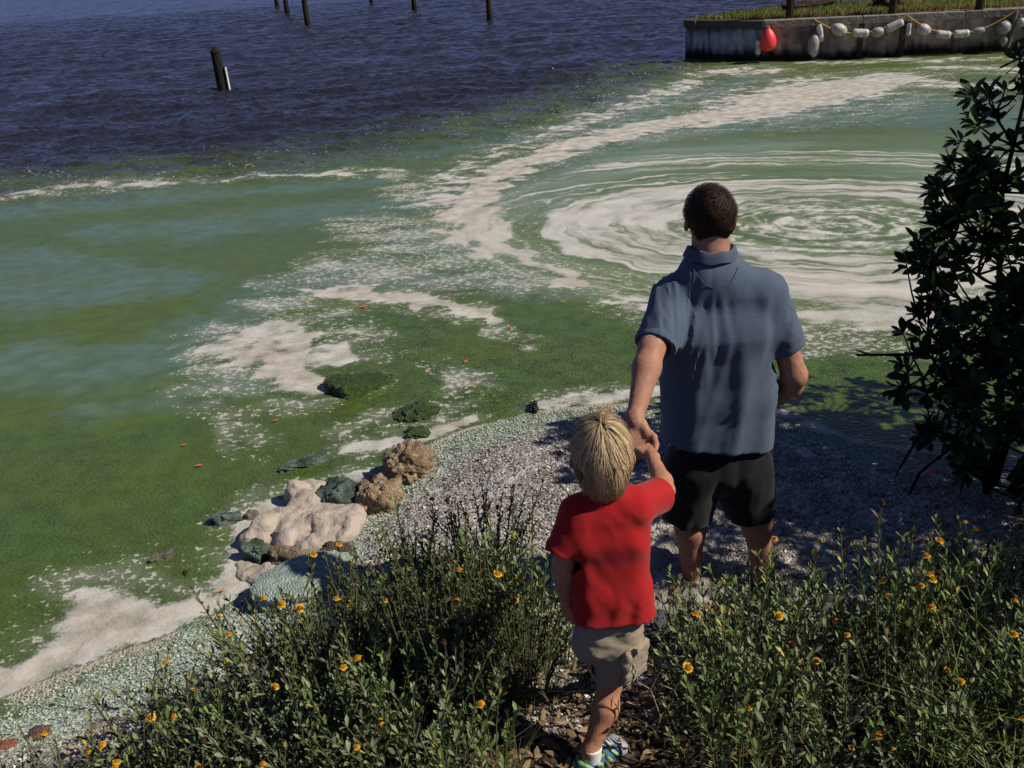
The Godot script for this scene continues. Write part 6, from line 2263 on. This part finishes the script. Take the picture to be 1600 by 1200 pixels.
	for k in 210:
		var q := Vector3(g.randf_range(1.15, 2.3), 0, g.randf_range(-2.3, -1.5))
		q.y = ground_at(q.x, q.z) - 0.005
		where.append(Transform3D(Basis(Vector3.UP, g.randf() * TAU).scaled(Vector3.ONE * g.randf_range(1.0, 2.1)), q))
		tints.append(Color(0.08, 0.13, 0.025).lerp(Color(0.17, 0.20, 0.05), g.randf()))
	stuff(scatter("grass", tuft.orient().mesh(), leaf_m, where, tints), "wiry green grass growing between the flowering plants", "grass")
	# dead twigs
	var twigs := [[0.36, -1.95, 0.30, "pale dead twig standing right of the child's shoe"], [0.44, -2.0, 0.22, "short forked dead twig right of the child's shin"], [1.27, -2.50, 0.42, "bare grey forked twig rising in front of the shaded slab"], [-0.95, -2.40, 0.40, "thin dry stalk leaning over the shore foam"], [1.06, -1.8, 0.36, "long dry stalk slanting through the right plants"]]
	for s: Array in twigs:
		var mb := MB.new()
		mb.col = Color(0.30, 0.25, 0.19)
		var h: float = s[2]
		mb.tube([Vector3(0, -0.02, 0), Vector3(0.02, h * 0.4, 0.01), Vector3(-0.01, h * 0.75, 0.0), Vector3(0.015, h, 0.01)], [0.003, 0.0026, 0.002, 0.001], 5)
		mb.tube([Vector3(0.02, h * 0.4, 0.01), Vector3(0.06, h * 0.62, -0.01), Vector3(0.07, h * 0.8, 0.0)], [0.002, 0.0016, 0.0008], 5)
		mb.tube([Vector3(-0.01, h * 0.75, 0.0), Vector3(-0.05, h * 0.9, 0.01)], [0.0016, 0.0008], 5)
		tag(obj("twig", mb.mesh(), stem_m, null, Vector3(s[0], ground_at(s[0], s[1]), s[1])), s[3], "twig")

func build_mangrove() -> void:
	var bark := vmat("bark", 0.9, 0.2)
	triplanar(bark, noise_tex(131, 0.03, 4, Color(0.5, 0.5, 0.5), Color(1, 1, 1), 256), 0.3, noise_tex(132, 0.05, 4, Color.BLACK, Color.WHITE, 256), 0.4)
	var leaf_m := vmat("mangrove_leaf", 0.5, 0.3)
	leaf_m.backlight_enabled = true
	leaf_m.backlight = Color(0.16, 0.20, 0.08)
	var base := Vector3(2.38, ground_at(2.38, -3.75), -3.75)
	var T := thing("mangrove", "dark glossy leaved mangrove bush rising over the shore at right", "mangrove", base)
	var g := RandomNumberGenerator.new()
	g.seed = 404
	var dark := Color(0.035, 0.028, 0.022)
	# stems
	var stems := [[Vector3(0, 0, 0), Vector3(-0.03, 0.45, 0.03), Vector3(-0.16, 1.0, 0.05), Vector3(-0.22, 1.55, 0.0), Vector3(-0.20, 1.95, 0.0)], [Vector3(0.05, 0, -0.04), Vector3(0.10, 0.5, -0.06), Vector3(0.14, 1.0, -0.12), Vector3(0.12, 1.6, -0.15), Vector3(0.16, 2.1, -0.1)], [Vector3(0.10, 0, 0.03), Vector3(0.24, 0.45, 0.05), Vector3(0.45, 0.95, 0.02), Vector3(0.62, 1.5, 0.05), Vector3(0.70, 2.0, 0.0)], [Vector3(-0.03, 0, 0.05), Vector3(-0.15, 0.32, 0.14), Vector3(-0.32, 0.60, 0.20), Vector3(-0.42, 0.82, 0.20)], [Vector3(0.14, 0, -0.06), Vector3(0.5, 0.5, -0.2), Vector3(0.85, 0.9, -0.25), Vector3(1.0, 1.5, -0.2)], [Vector3(0.12, 0, 0.05), Vector3(0.6, 0.5, 0.3), Vector3(1.1, 1.1, 0.55), Vector3(1.35, 1.8, 0.6), Vector3(1.4, 2.5, 0.6)], [Vector3(0.2, 0, 0.0), Vector3(0.9, 0.6, 0.1), Vector3(1.6, 1.3, 0.1), Vector3(1.9, 2.0, 0.1)], [Vector3(0.2, 0, 0.1), Vector3(0.8, 0.45, 0.7), Vector3(1.3, 1.1, 1.5), Vector3(1.4, 1.9, 2.1)]]
	var nodes := []
	for s: Array in stems:
		var mb := MB.new()
		mb.col = dark
		var rad := []
		for i in s.size():
			rad.append(lerpf(0.021, 0.007, float(i) / (s.size() - 1)))
		mb.tube(s, rad, 8)
		obj("trunk", mb.mesh(), bark, T)
		for i in range(1, s.size()):
			nodes.append(s[i])
			nodes.append((s[i] + s[i - 1]) * 0.5)
	var edge := [[0.30, 2.06], [0.42, 1.94], [0.58, 1.86], [0.76, 1.82], [0.95, 1.92], [1.16, 1.83], [1.37, 1.83], [1.54, 1.90], [1.73, 1.87], [1.95, 1.93], [2.05, 2.06], [2.2, 2.2], [2.4, 2.6], [2.7, 2.9], [3.0, 3.2]]
	var tw := MB.new()
	var where := []
	var spots := []
	var tries := 0
	var outer := 0
	while spots.size() < 1900 and tries < 120000:
		tries += 1
		var far := spots.size() >= 820
		var y := g.randf_range(0.32, 2.36)
		var z := g.randf_range(-4.30, -3.22)
		var x := 0.0
		if far:
			# the rest of the crown, spreading right and forward along the bank
			y = g.randf_range(0.7, 3.0)
			z = g.randf_range(-4.8, -0.7)
			x = g.randf_range(2.6, 4.9)
			var d := Vector3((x - 3.75) / 1.2, (y - 1.85) / 1.2, (z + 2.8) / 2.0)
			if d.length() > 1.0 or x < 2.45 + maxf(z + 3.3, 0.0) * 0.1:
				continue
		else:
			var x0 := 2.0
			for i in edge.size() - 1:
				if y >= edge[i][0] and y < edge[i + 1][0]:
					x0 = lerpf(edge[i][1], edge[i + 1][1], (y - edge[i][0]) / (edge[i + 1][0] - edge[i][0]))
			var dz := (z + 3.72) / 0.55
			x0 += dz * dz * 0.22 + g.randf() * 0.05 + 0.03 * smoothstep(1.5, 1.9, y)
			x = x0 + pow(g.randf(), 1.25) * (3.55 - x0)
			if y < 0.62 and x > 2.75:
				continue
			if y < 0.75 and g.randf() < 0.25:
				continue
		var p := Vector3(x, y, z) - base
		var close := false
		for q: Vector3 in spots:
			if q.distance_squared_to(p) < (0.0027 if not far else 0.006):
				close = true
				break
		if close:
			continue
		spots.append(p)
		# twig from the nearest lower node
		var best := Vector3.ZERO
		var bd := 9.0
		for nd: Vector3 in nodes:
			var d := nd.distance_to(p) + maxf(nd.y - p.y, 0.0) * 2.0
			if d < bd:
				bd = d
				best = nd
		tw.col = dark
		var mid := best.lerp(p, 0.55) + Vector3(0, -0.06 * bd, 0)
		tw.tube([best, mid, p], [0.0060, 0.0045, 0.0032], 5, false)
		if nodes.size() < 240:
			nodes.append(mid.lerp(p, 0.5))
		var out := (p - best).normalized() + Vector3(-0.25 if x < 2.3 else 0.1, 0.45, 0.1)
		out = out.normalized()
		var k := g.randi_range(7, 11)
		var spin := g.randf() * TAU
		for i in k:
			var a := spin + i * 2.4
			var bs := aim(out)
			var tilt := lerpf(0.35, 1.55, float(i) / k) + g.randf_range(-0.2, 0.2)
			var dir := bs * Vector3(cos(a) * sin(tilt), sin(a) * sin(tilt), cos(tilt))
			if g.randf() < 0.4:
				dir.y -= 0.25
			var l := g.randf_range(0.060, 0.105)
			where.append(Transform3D(aim(dir, g.randf_range(-0.7, 0.7)).scaled(Vector3(l, l, l)), p - out * 0.02 * i / k))
	obj("twigs", tw.mesh(), bark, T)
	var shapes := []
	for v in 4:
		var mb := MB.new()
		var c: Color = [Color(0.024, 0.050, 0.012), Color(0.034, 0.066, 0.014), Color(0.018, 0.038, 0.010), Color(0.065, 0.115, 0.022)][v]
		mb.col = c
		mb.tube([Vector3(0, 0, -0.02), Vector3(0, 0, 0.16)], [0.018, 0.014], 4, false)
		leaf_shape(mb, Transform3D(Basis.IDENTITY, Vector3(0, 0, 0.12)), 0.9, 0.44 + 0.03 * v, 0.58, 0.16 + 0.06 * v, -0.18 + 0.06 * v, 6)
		shapes.append(mb.orient().mesh())
	# the leaves that show largest are parts of their own: those towards the viewer and on the outline
	var order := []
	for i in where.size():
		var p: Vector3 = where[i].origin
		order.append([p.z * 0.9 - p.x * 0.8 + g.randf() * 0.3, i])
	order.sort_custom(func(a: Array, b: Array) -> bool: return a[0] > b[0])
	var rest := MB.new()
	for n in order.size():
		var t: Transform3D = where[order[n][1]]
		var v := g.randi() % 3 if g.randf() < 0.90 - 0.12 * smoothstep(1.0, 2.0, t.origin.y) else 3  # lightest leaves likelier higher up: sunlit crown top put into leaf colour
		if n < 300:
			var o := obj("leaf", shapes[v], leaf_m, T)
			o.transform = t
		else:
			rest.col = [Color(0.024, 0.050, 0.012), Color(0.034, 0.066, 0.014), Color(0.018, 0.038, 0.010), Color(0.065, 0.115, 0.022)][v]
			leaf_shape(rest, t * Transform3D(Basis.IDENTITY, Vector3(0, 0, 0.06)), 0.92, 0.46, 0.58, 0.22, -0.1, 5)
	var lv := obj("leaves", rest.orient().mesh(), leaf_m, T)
	lv.set_meta("kind", "stuff")
	# hanging seed pods and prop roots
	for r: Array in [[-0.20, 0.52, 0.10, -0.21, 0.06, 0.12, 0.008], [-0.22, 0.50, 0.02, -0.24, 0.22, 0.02, 0.008], [-0.33, 0.55, 0.12, -0.34, 0.28, 0.12, 0.006], [-0.29, 0.50, 0.16, -0.33, 0.32, 0.17, 0.006], [-0.40, 0.55, 0.10, -0.56, 0.22, 0.14, 0.007]]:
		var mb := MB.new()
		mb.col = dark
		var p0 := Vector3(r[0], r[1], r[2])
		var p1 := Vector3(r[3], r[4], r[5])
		mb.tube([p0, p0.lerp(p1, 0.3), p0.lerp(p1, 0.8), p1], [0.003, r[6], r[6] * 0.9, 0.002], 6)
		obj("seed_pod", mb.mesh(), bark, T)
	var mb := MB.new()
	mb.col = dark
	mb.tube([Vector3(-0.05, 0.42, 0.06), Vector3(-0.28, 0.34, 0.10), Vector3(-0.42, 0.20, 0.10), Vector3(-0.47, 0.02, 0.10)], [0.011, 0.009, 0.008, 0.007], 6)
	obj("prop_root", mb.mesh(), bark, T)
	mb = MB.new()
	mb.col = dark
	mb.tube([Vector3(-0.40, 0.86, 0.10), Vector3(-0.58, 0.84, 0.08), Vector3(-0.79, 0.845, 0.06)], [0.010, 0.008, 0.005], 6)
	mb.tube([Vector3(-0.72, 0.842, 0.065), Vector3(-0.80, 0.875, 0.07)], [0.005, 0.003], 5)
	obj("bare_branch", mb.mesh(), bark, T)
